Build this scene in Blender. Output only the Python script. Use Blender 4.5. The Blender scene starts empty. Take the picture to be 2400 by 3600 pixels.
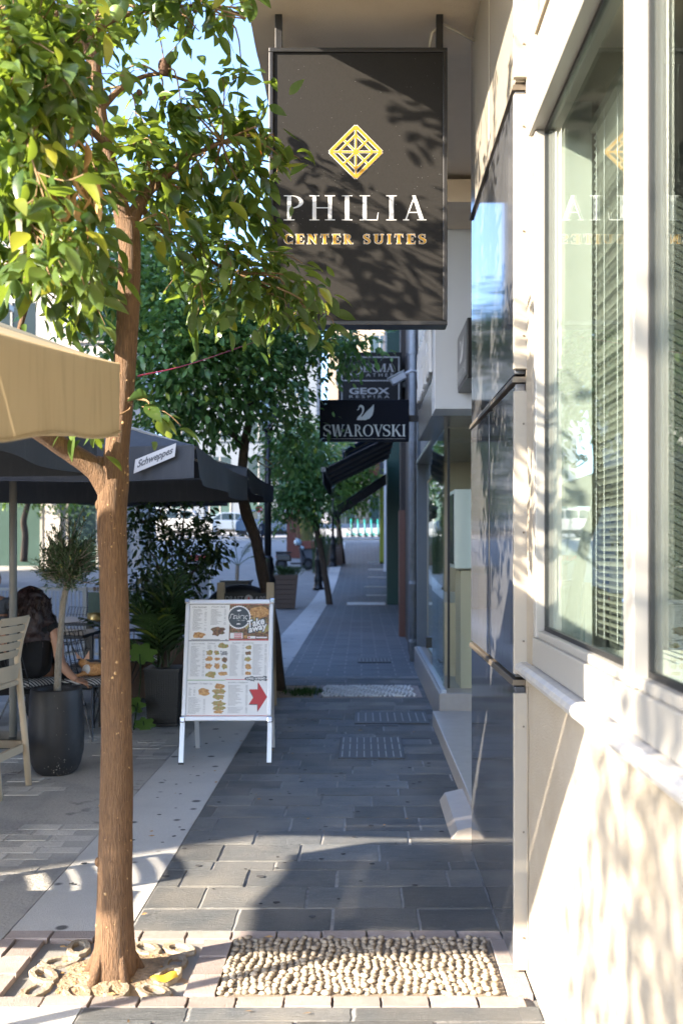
import bpy, bmesh, math, random
from mathutils import Vector, Matrix, noise, Quaternion
R = math.radians
scene = bpy.context.scene
C = scene.collection
# ------------------------------------------------------------------ camera, sky, sun, exposure
FP, VX, VY, EYE = 3500.0, 1270.0, 1925.0, 1.55      # focal length in photo pixels, vanishing point, eye height
cam = bpy.data.objects.new('camera', bpy.data.cameras.new('camera')); C.objects.link(cam)
cam.location = (0, 0, EYE); cam.rotation_euler = (R(90), 0, 0)
cam.data.lens = 35; cam.data.sensor_width = 36; cam.data.sensor_fit = 'AUTO'
cam.data.shift_x = -(VX-1200)/3600; cam.data.shift_y = (VY-1800)/3600
cam.data.clip_start = 0.05; cam.data.clip_end = 1000
cam.data.dof.use_dof = True; cam.data.dof.focus_distance = 4.7; cam.data.dof.aperture_fstop = 3.2
scene.camera = cam
SUN = Vector((1.905, 1.0235, -1.0)).normalized()
world = bpy.data.worlds.new('World'); scene.world = world; world.use_nodes = True
wn = world.node_tree.nodes; wl_ = world.node_tree.links
sky = wn.new('ShaderNodeTexSky'); sky.sky_type = 'NISHITA'; sky.sun_disc = False
sky.sun_elevation = math.asin(-SUN.z); sky.sun_rotation = math.atan2(-SUN.x, -SUN.y)
sky.air_density = 0.9; sky.dust_density = 1.2; sky.ozone_density = 1.0
bg = wn['Background']; bg.inputs[1].default_value = 0.15
wb = wn.new('ShaderNodeMix'); wb.data_type = 'RGBA'; wb.blend_type = 'MULTIPLY'; wb.inputs[0].default_value = 1.0; wb.inputs[7].default_value = (.84, .95, 1.16, 1)   # white balance of the photograph
wl_.new(sky.outputs[0], wb.inputs[6]); wl_.new(wb.outputs[2], bg.inputs[0])
sun = bpy.data.objects.new('sun', bpy.data.lights.new('sun', 'SUN')); C.objects.link(sun)
sun.data.energy = 4.6; sun.data.angle = R(0.53); sun.data.color = (1.0, 0.86, 0.68)
sun.rotation_euler = SUN.to_track_quat('-Z', 'Y').to_euler(); sun.location = (-20, -10, 20)
scene.view_settings.view_transform = 'Standard'; scene.view_settings.look = 'None'
scene.view_settings.exposure = 2.45; scene.view_settings.gamma = 1.0
scene.render.engine = 'CYCLES'
scene.cycles.use_denoising = True
scene.cycles.max_bounces = 8; scene.cycles.diffuse_bounces = 4; scene.cycles.glossy_bounces = 4
scene.cycles.transparent_max_bounces = 16; scene.cycles.sample_clamp_indirect = 6.0
scene.cycles.caustics_reflective = False; scene.cycles.caustics_refractive = False

# ------------------------------------------------------------------ helpers
def at(x, y, Y): return Vector(((x-VX)*Y/FP, Y, EYE-(y-VY)*Y/FP))
def gz(Y):
    if Y < 26: return 0.0
    if Y < 60: return 0.0018*(Y-26)**2
    return 0.0018*34**2 + 0.05*(Y-60)
class MB:
    def __init__(s): s.v = []; s.f = []
    def add(s, vs, fs):
        n = len(s.v); s.v += [tuple(v) for v in vs]; s.f += [tuple(i+n for i in f) for f in fs]; return s
    def box(s, x0, x1, y0, y1, z0, z1):
        return s.add([(x0,y0,z0),(x1,y0,z0),(x1,y1,z0),(x0,y1,z0),(x0,y0,z1),(x1,y0,z1),(x1,y1,z1),(x0,y1,z1)],
            [(0,3,2,1),(4,5,6,7),(0,1,5,4),(1,2,6,5),(2,3,7,6),(3,0,4,7)])
    def hexa(s, p): return s.add(p, [(0,3,2,1),(4,5,6,7),(0,1,5,4),(1,2,6,5),(2,3,7,6),(3,0,4,7)])
    def bar(s, a, b, w, h, up=Vector((0,0,1))):
        a = Vector(a); b = Vector(b); d = (b-a).normalized()
        x = d.cross(up)
        if x.length < 1e-4: x = d.cross(Vector((0,1,0)))
        x.normalize(); z = x.cross(d)
        return s.hexa([a-x*w/2-z*h/2, a+x*w/2-z*h/2, b+x*w/2-z*h/2, b-x*w/2-z*h/2, a-x*w/2+z*h/2, a+x*w/2+z*h/2, b+x*w/2+z*h/2, b-x*w/2+z*h/2])
    def tube(s, pts, rad, n=8, jit=0, seed=0, cap=True):
        pts = [Vector(p) for p in pts]
        if not hasattr(rad, '__len__'): rad = [rad]*len(pts)
        rr = random.Random(seed); base = len(s.v); up = None
        for i, p in enumerate(pts):
            d = (pts[min(i+1, len(pts)-1)]-pts[max(i-1, 0)])
            d = d.normalized() if d.length > 1e-9 else Vector((0,0,1))
            if up is None: up = d.orthogonal().normalized()
            else:
                up = up-d*up.dot(d)
                up = up.normalized() if up.length > 1e-6 else d.orthogonal().normalized()
            w = d.cross(up)
            for k in range(n):
                a = 2*math.pi*k/n; r = rad[i]*(1+jit*(rr.random()-.5))
                s.v.append(tuple(p+(up*math.cos(a)+w*math.sin(a))*r))
        for i in range(len(pts)-1):
            for k in range(n):
                a = base+i*n+k; b = base+i*n+(k+1) % n
                s.f.append((a, b, b+n, a+n))
        if cap:
            s.f.append(tuple(base+k for k in reversed(range(n)))); e = base+(len(pts)-1)*n
            s.f.append(tuple(e+k for k in range(n)))
        return s
    def lathe(s, prof, c=(0,0,0), n=24, sx=1, sy=1, close=True):
        base = len(s.v)
        for r, z in prof:
            for k in range(n):
                a = 2*math.pi*k/n; s.v.append((c[0]+r*sx*math.cos(a), c[1]+r*sy*math.sin(a), c[2]+z))
        for i in range(len(prof)-1):
            for k in range(n):
                a = base+i*n+k; b = base+i*n+(k+1) % n; s.f.append((a, b, b+n, a+n))
        if close:
            s.f.append(tuple(base+k for k in reversed(range(n)))); e = base+(len(prof)-1)*n
            s.f.append(tuple(e+k for k in range(n)))
        return s
    def ell(s, c, r, n=12, m=8, rot=None):
        base = len(s.v); c = Vector(c)
        for i in range(m+1):
            t = math.pi*i/m
            for k in range(n):
                a = 2*math.pi*k/n
                p = Vector((r[0]*math.sin(t)*math.cos(a), r[1]*math.sin(t)*math.sin(a), r[2]*math.cos(t)))
                if rot: p = rot @ p
                s.v.append(tuple(c+p))
        for i in range(m):
            for k in range(n):
                a = base+i*n+k; b = base+i*n+(k+1) % n; s.f.append((a, a+n, b+n, b))
        return s
    def prism(s, poly, off):
        n = len(poly); off = Vector(off); b = len(s.v)
        s.v += [tuple(p) for p in poly]; s.v += [tuple(Vector(p)+off) for p in poly]
        s.f.append(tuple(b+i for i in range(n))); s.f.append(tuple(b+n+i for i in reversed(range(n))))
        for i in range(n): s.f.append((b+i, b+n+i, b+n+(i+1) % n, b+(i+1) % n))
        return s
    def poly(s, pts): return s.add(pts, [tuple(range(len(pts)))])
    def grid(s, fn, nu, nv):
        b = len(s.v)
        for j in range(nv+1):
            for i in range(nu+1): s.v.append(tuple(fn(i/nu, j/nv)))
        for j in range(nv):
            for i in range(nu):
                a = b+j*(nu+1)+i; s.f.append((a, a+1, a+nu+2, a+nu+1))
        return s
    def mesh(s, name, m=None, off=(0,0,0), smooth=False):
        me = bpy.data.meshes.new(name); o = Vector(off)
        me.from_pydata([tuple(Vector(v)-o) for v in s.v], [], s.f)
        if m: me.materials.append(m)
        if smooth: me.polygons.foreach_set('use_smooth', [True]*len(me.polygons))
        me.update(); return me
    def build(s, name, m, parent=None, smooth=False, bevel=0, local=False, seg=2):
        off = (0,0,0) if local or parent is None else wloc(parent)
        o = link(name, s.mesh(name, m, off, smooth), parent)
        if smooth == 'auto' or (smooth and False): pass
        if bevel:
            b = o.modifiers.new('bevel', 'BEVEL'); b.width = bevel; b.segments = seg; b.limit_method = 'ANGLE'
        return o
def wloc(o):
    v = Vector((0,0,0))
    while o: v += o.location; o = o.parent
    return v
def link(name, data, parent=None, loc=None):
    o = bpy.data.objects.new(name, data); C.objects.link(o)
    if parent: o.parent = parent
    if loc is not None: o.location = loc
    return o
def thing(name, label, cat, loc=(0,0,0), group=None, rz=0):
    o = bpy.data.objects.new(name, None); C.objects.link(o); o.location = loc; o.rotation_euler = (0,0,rz)
    o.empty_display_size = 0.1
    return tag(o, label, cat, group)
def tag(o, label=None, cat=None, group=None, kind=None):
    if label: o['label'] = label
    if cat: o['category'] = cat
    if group: o['group'] = group
    if kind: o['kind'] = kind
    return o
def struct(o): o['kind'] = 'structure'; return o
def stuff(o): o['kind'] = 'stuff'; return o
def copytree(o, parent=None):
    c = o.copy(); C.objects.link(c); c.parent = parent
    for ch in list(o.children): copytree(ch, c)
    return c
def dup(o, loc, rz=0, label=None, group=None):
    c = copytree(o); c.location = loc; c.rotation_euler = (0, 0, rz)
    if label: c['label'] = label
    if group: c['group'] = group
    return c

# ------------------------------------------------------------------ materials
def nt(name):
    m = bpy.data.materials.new(name); m.use_nodes = True
    n = m.node_tree.nodes; return m, n, m.node_tree.links, n['Principled BSDF']
def mixc(n, l, fac, a, b, typ='MIX'):
    x = n.new('ShaderNodeMix'); x.data_type = 'RGBA'; x.blend_type = typ
    for i, v in ((0, fac), (6, a), (7, b)):
        if hasattr(v, 'links') or hasattr(v, 'is_linked'): l.new(v, x.inputs[i])
        elif i == 0: x.inputs[0].default_value = v
        else: x.inputs[i].default_value = (v[0], v[1], v[2], 1)
    return x.outputs[2]
def noise_n(n, l, scale, detail=4, vec=None, rough=.55, dist=0):
    t = n.new('ShaderNodeTexNoise'); t.inputs['Scale'].default_value = scale; t.inputs['Detail'].default_value = detail
    t.inputs['Roughness'].default_value = rough; t.inputs['Distortion'].default_value = dist
    if vec is None: vec = n.new('ShaderNodeNewGeometry').outputs['Position']
    l.new(vec, t.inputs['Vector']); return t.outputs[0]
def ramp(n, l, fac, p0, p1, c0=(0,0,0), c1=(1,1,1)):
    r = n.new('ShaderNodeValToRGB'); e = r.color_ramp.elements
    e[0].position = p0; e[1].position = p1; e[0].color = (*c0, 1); e[1].color = (*c1, 1)
    l.new(fac, r.inputs[0]); return r.outputs[0]
def stretch(n, l, sx, sy, sz, obj=False):
    m = n.new('ShaderNodeMapping'); m.inputs['Scale'].default_value = (sx, sy, sz)
    src = n.new('ShaderNodeTexCoord').outputs['Object'] if obj else n.new('ShaderNodeNewGeometry').outputs['Position']
    l.new(src, m.inputs['Vector']); return m.outputs[0]
def bump(n, l, h, dist, strength=1.0):
    b = n.new('ShaderNodeBump'); b.inputs['Distance'].default_value = dist; b.inputs['Strength'].default_value = strength
    l.new(h, b.inputs['Height']); return b.outputs[0]
def pm(name, base, rough=.6, var=.12, scale=6, bmp=0, bscale=60, metal=0, rand=0, spec=.5, dirt=None, dscale=3, d0=.5, d1=.75, sv=(1,1,1), coat=0):
    m, n, l, p = nt(name)
    v = stretch(n, l, *sv)
    a = tuple(max(0, c*(1-var)) for c in base); b = tuple(min(1, c*(1+var)) for c in base)
    col = mixc(n, l, noise_n(n, l, scale, 5, v), a, b)
    if dirt:
        col = mixc(n, l, ramp(n, l, noise_n(n, l, dscale, 6, v, .6), d0, d1), col, dirt)
    if rand:
        oi = n.new('ShaderNodeObjectInfo'); mr = n.new('ShaderNodeMapRange'); mr.inputs[3].default_value = 1-rand; mr.inputs[4].default_value = 1+rand
        l.new(oi.outputs['Random'], mr.inputs[0])
        hs = n.new('ShaderNodeHueSaturation'); l.new(col, hs.inputs['Color']); l.new(mr.outputs[0], hs.inputs['Value']); col = hs.outputs[0]
    l.new(col, p.inputs['Base Color']); p.inputs['Roughness'].default_value = rough; p.inputs['Metallic'].default_value = metal
    p.inputs['Specular IOR Level'].default_value = spec; p.inputs['Coat Weight'].default_value = coat
    if bmp: l.new(bump(n, l, noise_n(n, l, bscale, 5, v), bmp), p.inputs['Normal'])
    return m
M = {}
def slate():
    m, n, l, p = nt('slate')
    oi = n.new('ShaderNodeObjectInfo')
    v = stretch(n, l, 1, 5, 3)
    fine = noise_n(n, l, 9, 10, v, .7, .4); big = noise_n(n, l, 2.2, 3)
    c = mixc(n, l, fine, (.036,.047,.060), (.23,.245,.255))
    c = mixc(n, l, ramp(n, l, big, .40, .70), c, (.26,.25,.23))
    c = mixc(n, l, ramp(n, l, noise_n(n, l, 60, 3, v), .62, .70), c, (.34,.34,.33))
    mr = n.new('ShaderNodeMapRange'); mr.inputs[3].default_value = .68; mr.inputs[4].default_value = 1.3; l.new(oi.outputs['Random'], mr.inputs[0])
    hs = n.new('ShaderNodeHueSaturation'); l.new(c, hs.inputs['Color']); l.new(mr.outputs[0], hs.inputs['Value'])
    l.new(hs.outputs[0], p.inputs['Base Color']); p.inputs['Roughness'].default_value = .55
    l.new(bump(n, l, noise_n(n, l, 22, 10, v, .75, .3), .03), p.inputs['Normal']); return m
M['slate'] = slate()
def slate_far():
    m, n, l, p = nt('slate_far')
    b = n.new('ShaderNodeTexBrick'); b.inputs['Scale'].default_value = 1; b.inputs['Brick Width'].default_value = .42; b.inputs['Row Height'].default_value = .22
    b.inputs['Mortar Size'].default_value = .009; b.inputs['Color1'].default_value = (.075,.088,.102,1); b.inputs['Color2'].default_value = (.13,.14,.15,1); b.inputs['Mortar'].default_value = (.24,.24,.23,1)
    l.new(n.new('ShaderNodeNewGeometry').outputs['Position'], b.inputs['Vector'])
    c = mixc(n, l, .5, b.outputs[0], mixc(n, l, noise_n(n, l, 5, 6), (.4,.4,.4), (1,1,1)), 'MULTIPLY')
    l.new(c, p.inputs['Base Color']); p.inputs['Roughness'].default_value = .6
    l.new(bump(n, l, noise_n(n, l, 30, 6), .005), p.inputs['Normal']); return m
M['slate_far'] = slate_far()
M['mortar'] = pm('mortar', (.34,.335,.32), .9, .35, 14, .006, 90, dirt=(.10,.095,.09), dscale=6)
def concrete(name, base, dark, spots=True):
    m, n, l, p = nt(name)
    c = mixc(n, l, noise_n(n, l, 160, 3), tuple(x*.72 for x in base), tuple(min(1, x*1.2) for x in base))
    c = mixc(n, l, ramp(n, l, noise_n(n, l, 2.3, 6, None, .65), .45, .72), c, dark)
    if spots:
        vo = n.new('ShaderNodeTexVoronoi'); vo.inputs['Scale'].default_value = 4.5; vo.inputs['Randomness'].default_value = 1
        l.new(n.new('ShaderNodeNewGeometry').outputs['Position'], vo.inputs['Vector'])
        c = mixc(n, l, ramp(n, l, vo.outputs['Distance'], .10, .15, (1,1,1), (0,0,0)), c, (.11,.11,.11))
    l.new(c, p.inputs['Base Color']); p.inputs['Roughness'].default_value = .85
    l.new(bump(n, l, noise_n(n, l, 220, 3), .003), p.inputs['Normal']); return m
M['concrete'] = concrete('concrete', (.56,.55,.52), (.46,.455,.435))
def paver():
    m, n, l, p = nt('street_paver')
    oi = n.new('ShaderNodeObjectInfo')
    c = mixc(n, l, noise_n(n, l, 30, 6), (.27,.27,.26), (.40,.39,.375))
    c = mixc(n, l, ramp(n, l, noise_n(n, l, 1.7, 7, None, .62), .36, .52), c, (.48,.46,.42))
    c = mixc(n, l, ramp(n, l, noise_n(n, l, 4.5, 7, None, .7), .58, .68), c, (.20,.20,.195))
    mr = n.new('ShaderNodeMapRange'); mr.inputs[3].default_value = .82; mr.inputs[4].default_value = 1.2; l.new(oi.outputs['Random'], mr.inputs[0])
    hs = n.new('ShaderNodeHueSaturation'); l.new(c, hs.inputs['Color']); l.new(mr.outputs[0], hs.inputs['Value'])
    l.new(hs.outputs[0], p.inputs['Base Color']); p.inputs['Roughness'].default_value = .85
    l.new(bump(n, l, noise_n(n, l, 45, 6), .007), p.inputs['Normal']); return m
M['paver'] = paver()
M['ground'] = concrete('street_surface', (.24,.235,.225), (.30,.29,.265), False)
M['pink'] = pm('pink_paver', (.34,.285,.26), .85, .25, 40, .004, 200, rand=.2, dirt=(.22,.19,.17), dscale=5)
M['pebble'] = pm('pebble', (.40,.335,.25), .5, .25, 34, 0, 60, rand=.3, dirt=(.30,.24,.17), dscale=16, d0=.5, d1=.7)
M['white_pebble'] = pm('white_pebble', (.72,.71,.68), .5, .15, 20)
M['pebble_bed'] = pm('pebble_bed', (.22,.18,.135), .95, .4, 60, .004, 150)
M['soil'] = pm('soil', (.36,.26,.165), .95, .45, 40, .02, 60, dirt=(.20,.145,.09), dscale=12)
M['lattice'] = pm('lattice_concrete', (.36,.31,.24), .9, .3, 30, .008, 80, rand=.15, dirt=(.27,.21,.14), dscale=11, d0=.42, d1=.62)
M['cream_wall'] = pm('cream_render', (.35,.31,.25), .85, .09, 3, .004, 120, dirt=(.27,.23,.17), dscale=2.2, d0=.46, d1=.8)
M['soffit'] = pm('soffit_paint', (.66,.55,.41), .8, .06, 3, .002, 150, dirt=(.58,.47,.34), dscale=2)
M['trim'] = pm('beige_metal_trim', (.34,.31,.26), .45, .05, 8, 0, 60, dirt=(.45,.38,.28), dscale=5, d0=.6, d1=.8)
M['beige_panel'] = pm('beige_polished_panel', (.33,.30,.25), .22, .05, 6, 0, 60, spec=.6)
M['granite'] = pm('dark_polished_panel', (.07,.074,.082), .08, .18, 120, .0004, 7, spec=.36, dirt=(.11,.11,.108), dscale=1.2, d0=.55, d1=.85, sv=(1,1,.12))
M['strip_metal'] = pm('weathered_strip', (.17,.145,.115), .4, .3, 25, 0, 60, metal=.6)
def marble():
    m, n, l, p = nt('marble')
    f = noise_n(n, l, 9, 8, None, .6, 1.8)
    c = mixc(n, l, ramp(n, l, f, .42, .60), (.36,.36,.37), (.46,.445,.41))
    l.new(c, p.inputs['Base Color']); p.inputs['Roughness'].default_value = .35; return m
M['marble'] = marble()
M['step_marble'] = pm('step_marble', (.36,.325,.29), .35, .2, 9, .001, 40, dirt=(.34,.30,.26), dscale=7)
M['alu'] = pm('painted_aluminium', (.31,.30,.275), .35, .04, 5, 0, 60, spec=.5)
M['gasket'] = pm('black_gasket', (.012,.013,.014), .5, .3, 30)
def glass(name, tint, rough=0.0, f0=.04):
    m, n, l, p = nt(name); n.remove(p)
    ge = n.new('ShaderNodeNewGeometry'); dt = n.new('ShaderNodeVectorMath'); dt.operation = 'DOT_PRODUCT'
    l.new(ge.outputs['Normal'], dt.inputs[0]); l.new(ge.outputs['Incoming'], dt.inputs[1])
    def ma(op, a, b):
        x = n.new('ShaderNodeMath'); x.operation = op
        for k, v in ((0, a), (1, b)):
            if isinstance(v, (int, float)): x.inputs[k].default_value = v
            elif v is not None: l.new(v, x.inputs[k])
        return x.outputs[0]
    c = ma('SUBTRACT', 1.0, ma('ABSOLUTE', dt.outputs['Value'], None)); fr = ma('ADD', ma('MULTIPLY', ma('POWER', c, 5.0), 1-f0), f0)
    t = n.new('ShaderNodeBsdfTransparent'); t.inputs[0].default_value = (*tint, 1)
    g = n.new('ShaderNodeBsdfGlossy'); g.inputs['Roughness'].default_value = rough; g.inputs['Color'].default_value = (.93,1,.98,1)
    x = n.new('ShaderNodeMixShader'); l.new(fr, x.inputs[0]); l.new(t.outputs[0], x.inputs[1]); l.new(g.outputs[0], x.inputs[2])
    l.new(x.outputs[0], n['Material Output'].inputs[0]); return m
M['glass'] = glass('window_glass', (.92,.965,.945), 0, .045)
M['glass2'] = glass('door_glass', (.95,.975,.95), 0, .045)
M['blind'] = pm('blind_slat', (.42,.43,.38), .4, .08, 10)
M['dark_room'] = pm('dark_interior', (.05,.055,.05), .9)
M['reveal'] = pm('window_reveal', (.50,.51,.47), .6, .04, 4)
M['black_metal'] = pm('black_metal', (.018,.018,.019), .35, .2, 20, 0, 60, spec=.5)
M['sign_black'] = pm('sign_black', (.026,.025,.024), .55, .15, 90, .0002, 900, spec=.03)
M['sign_dark'] = pm('sign_dark', (.008,.008,.009), .5, .2, 10, spec=.2)
M['navy_sign'] = pm('navy_sign', (.006,.008,.015), .45, .1, 10, spec=.08)
M['white_letter'] = pm('white_lettering', (.60,.61,.62), .35, .03, 8)
M['gold'] = pm('gold_lettering', (.50,.27,.03), .32, .08, 20, metal=.25)
M['grey_letter'] = pm('grey_lettering', (.30,.31,.32), .5, .05, 8)
M['silver'] = pm('anodised_aluminium', (.66,.67,.69), .32, .05, 8, metal=.35)
M['chrome'] = pm('chrome_corner', (.6,.6,.62), .15, .05, 8, metal=1)
M['paper'] = pm('poster_paper', (.84,.85,.86), .35, .02, 8, spec=.5)
M['ink'] = pm('dark_ink', (.10,.11,.13), .5, .1, 8)
M['ink_grey'] = pm('grey_ink', (.30,.31,.33), .5, .1, 8)
M['badge'] = pm('badge_grey', (.055,.075,.095), .45, .1, 8)
M['red'] = pm('red_print', (.52,.035,.045), .45, .06, 8)
M['green_line'] = pm('green_print', (.12,.35,.10), .5, .06, 8)
def food(name, a, b, c3, sc):
    m, n, l, p = nt(name)
    c = mixc(n, l, ramp(n, l, noise_n(n, l, sc, 4), .38, .62), a, b)
    c = mixc(n, l, ramp(n, l, noise_n(n, l, sc*1.7, 3), .56, .64), c, c3)
    l.new(c, p.inputs['Base Color']); p.inputs['Roughness'].default_value = .45; return m
M['food_brown'] = food('food_brown', (.42,.20,.07), (.68,.42,.16), (.24,.09,.04), 70)
M['food_mix'] = food('food_mix', (.50,.34,.16), (.22,.30,.08), (.55,.12,.06), 80)
M['food_dark'] = food('food_dark', (.10,.05,.035), (.30,.16,.08), (.05,.12,.04), 60)
M['chalk'] = pm('chalkboard', (.035,.036,.038), .8, .25, 12)
M['gum'] = pm('gum_spot', (.06,.06,.062), .8)
M['pale_wood'] = pm('pale_wood', (.46,.37,.25), .6, .18, 10, .001, 60, sv=(6,6,1))
M['brown_wood'] = pm('weathered_wood', (.11,.072,.05), .7, .3, 10, .002, 60, sv=(3,3,12))
def bark(name, a, b, sc=(44,44,4.5), amt=.014):
    m, n, l, p = nt(name)
    v = stretch(n, l, *sc)
    f = noise_n(n, l, 5, 6, v, .55, .6); g = noise_n(n, l, 5, 5)
    c = mixc(n, l, ramp(n, l, f, .36, .64), a, b)
    c = mixc(n, l, ramp(n, l, g, .40, .8), c, tuple(x*.6 for x in b))
    c = mixc(n, l, ramp(n, l, noise_n(n, l, 55, 3), .70, .74), c, (.62,.42,.20))
    l.new(c, p.inputs['Base Color']); p.inputs['Roughness'].default_value = .8
    l.new(bump(n, l, f, amt), p.inputs['Normal']); return m
M['bark'] = bark('orange_bark', (.105,.060,.034), (.235,.135,.070))
M['scar'] = pm('bark_scar', (.45,.29,.14), .8, .3, 60)
M['bark_dark'] = bark('dark_bark', (.045,.032,.024), (.13,.09,.06))
M['bark_pale'] = bark('olive_bark', (.24,.20,.155), (.46,.41,.33))
M['twig'] = pm('twig', (.20,.125,.06), .8, .35, 30)
def leafm(name, dark, light, trans, attr, yellow=.08, tw=.38, rough=.35):
    m, n, l, p = nt(name)
    if attr:
        a = n.new('ShaderNodeAttribute'); a.attribute_name = 'var'; rnd = a.outputs['Fac']
    else: rnd = n.new('ShaderNodeObjectInfo').outputs['Random']
    c = mixc(n, l, rnd, dark, light)
    y = ramp(n, l, rnd, 1-yellow, 1-yellow*.6)
    c = mixc(n, l, y, c, (light[0]*2.6, light[1]*1.7, light[2]*.8))
    blot = ramp(n, l, noise_n(n, l, 90, 3), .60, .72)
    c = mixc(n, l, mixc(n, l, .35, (0,0,0), blot), c, (.24,.25,.13))
    l.new(c, p.inputs['Base Color']); p.inputs['Roughness'].default_value = rough; p.inputs['Specular IOR Level'].default_value = .45
    t = n.new('ShaderNodeBsdfTranslucent'); l.new(mixc(n, l, rnd, tuple(x*.75 for x in trans), trans), t.inputs[0])
    x = n.new('ShaderNodeMixShader'); x.inputs[0].default_value = tw
    l.new(p.outputs[0], x.inputs[1]); l.new(t.outputs[0], x.inputs[2]); l.new(x.outputs[0], n['Material Output'].inputs[0])
    return m
M['leaf1'] = leafm('citrus_leaf', (.022,.058,.014), (.125,.190,.045), (.32,.45,.045), False, .07, .34, .28)
M['leaf1s'] = leafm('citrus_foliage', (.022,.058,.014), (.125,.190,.045), (.32,.45,.045), True, .07, .34, .28)
M['leaf2'] = leafm('street_tree_leaf', (.035,.11,.045), (.16,.30,.10), (.26,.46,.09), False, .04, .36, .28)
M['leaf2s'] = leafm('street_tree_foliage', (.035,.11,.045), (.16,.30,.10), (.26,.46,.09), True, .04, .36, .28)
M['leaf_far'] = leafm('far_foliage', (.05,.13,.025), (.14,.27,.05), (.25,.42,.06), True, .05, .3, .5)
M['olive'] = leafm('olive_leaf', (.05,.095,.045), (.17,.24,.13), (.16,.26,.09), True, .03, .3, .45)
M['shrub'] = leafm('shrub_leaf', (.014,.032,.010), (.045,.085,.022), (.10,.18,.03), False, .03, .25, .35)
M['shrubs'] = leafm('shrub_foliage', (.014,.032,.010), (.045,.085,.022), (.10,.18,.03), True, .03, .25, .35)
M['split_leaf'] = leafm('split_leaf', (.07,.14,.03), (.08,.15,.03), (.2,.35,.05), False, .0, .25, .35)
M['palm'] = leafm('palm_leaf', (.014,.036,.012), (.042,.08,.025), (.10,.20,.04), True, .05, .25, .35)
M['grass'] = leafm('grass_blade', (.16,.17,.05), (.34,.33,.12), (.3,.3,.1), True, .1, .25, .6)
M['dead'] = pm('dry_leaf', (.42,.25,.10), .8, .3, 30)
def fabric(name, base, dirt, trans, tw=.18, rough=.85, streak=True):
    m, n, l, p = nt(name)
    v = stretch(n, l, 9, 9, 1.2)
    c = mixc(n, l, noise_n(n, l, 3, 5), tuple(x*.88 for x in base), tuple(min(1, x*1.1) for x in base))
    if streak: c = mixc(n, l, mixc(n, l, .55, (0,0,0), ramp(n, l, noise_n(n, l, 2.2, 6, v, .6), .5, .76)), c, dirt)
    c = mixc(n, l, ramp(n, l, noise_n(n, l, 14, 5, None, .7), .70, .78), c, tuple(x*.7 for x in dirt))
    l.new(c, p.inputs['Base Color']); p.inputs['Roughness'].default_value = rough
    l.new(bump(n, l, noise_n(n, l, 500, 2), .0006), p.inputs['Normal'])
    t = n.new('ShaderNodeBsdfTranslucent'); t.inputs[0].default_value = (*trans, 1)
    x = n.new('ShaderNodeMixShader'); x.inputs[0].default_value = tw
    l.new(p.outputs[0], x.inputs[1]); l.new(t.outputs[0], x.inputs[2]); l.new(x.outputs[0], n['Material Output'].inputs[0]); return m
M['cream_fabric'] = fabric('cream_fabric', (.47,.39,.265), (.25,.20,.13), (.65,.52,.32), .18)
M['dark_fabric'] = fabric('charcoal_fabric', (.048,.056,.068), (.085,.092,.10), (.03,.03,.03), .05, .75)
M['grey_fabric'] = fabric('grey_awning', (.085,.085,.088), (.13,.13,.13), (.06,.06,.06), .08)
M['blue_fabric'] = fabric('blue_awning', (.03,.075,.16), (.05,.08,.14), (.03,.06,.12), .08)
M['grey_pole'] = pm('grey_pole', (.26,.25,.22), .45, .06, 8)
M['pot'] = pm('charcoal_pot', (.019,.020,.023), .55, .25, 9, .001, 60, dirt=(.05,.05,.052), dscale=4)
M['pot_splash'] = pm('pale_splash', (.5,.48,.42), .8, .2, 30)
M['rattan'] = pm('black_rattan', (.009,.009,.0095), .5, .3, 60)
M['beige_plastic'] = pm('beige_plastic', (.52,.42,.29), .45, .04, 6)
M['dark_table'] = pm('dark_table', (.045,.05,.058), .45, .15, 10, spec=.3)
M['wire'] = pm('black_wire', (.015,.015,.016), .4, .2, 10)
def stripes():
    m, n, l, p = nt('striped_cushion')
    w = n.new('ShaderNodeTexWave'); w.bands_direction = 'DIAGONAL'; w.inputs['Scale'].default_value = 14
    l.new(n.new('ShaderNodeNewGeometry').outputs['Position'], w.inputs['Vector'])
    l.new(mixc(n, l, ramp(n, l, w.outputs[0], .45, .55), (.03,.03,.035), (.55,.54,.50)), p.inputs['Base Color']); p.inputs['Roughness'].default_value = .9; return m
M['stripes'] = stripes()
M['grey_cushion'] = pm('grey_cushion', (.085,.08,.078), .9, .15, 20, .001, 300)
M['skin'] = pm('skin', (.42,.22,.135), .5, .08, 20)
M['skin2'] = pm('skin_tanned', (.34,.17,.10), .5, .1, 20)
def hairm():
    m, n, l, p = nt('dark_hair')
    v = stretch(n, l, 40, 40, 6)
    f = noise_n(n, l, 3, 6, v)
    l.new(mixc(n, l, f, (.006,.004,.004), (.060,.026,.022)), p.inputs['Base Color']); p.inputs['Roughness'].default_value = .4
    l.new(bump(n, l, f, .012), p.inputs['Normal']); return m
M['hair'] = hairm()
M['black_cloth'] = pm('black_cloth', (.010,.010,.011), .9, .3, 12, .002, 40)
M['grey_cloth'] = pm('grey_cloth', (.06,.065,.075), .9, .2, 12)
M['navy_cloth'] = pm('navy_cloth', (.015,.022,.04), .9, .2, 12)
M['cat_orange'] = food('ginger_fur', (.55,.25,.08), (.68,.36,.14), (.40,.15,.05), 45)
M['cat_white'] = pm('white_fur', (.75,.72,.68), .8, .05, 30)
M['cat_ear'] = pm('cat_ear', (.62,.36,.24), .7, .1, 30)
M['ceramic'] = pm('cream_ceramic', (.50,.47,.40), .3, .05, 10)
M['tumbler'] = glass('tumbler_glass', (.85,.86,.86), 0, .05)
M['menu_green'] = pm('dark_green_print', (.012,.05,.035), .4, .5, 30)
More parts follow.
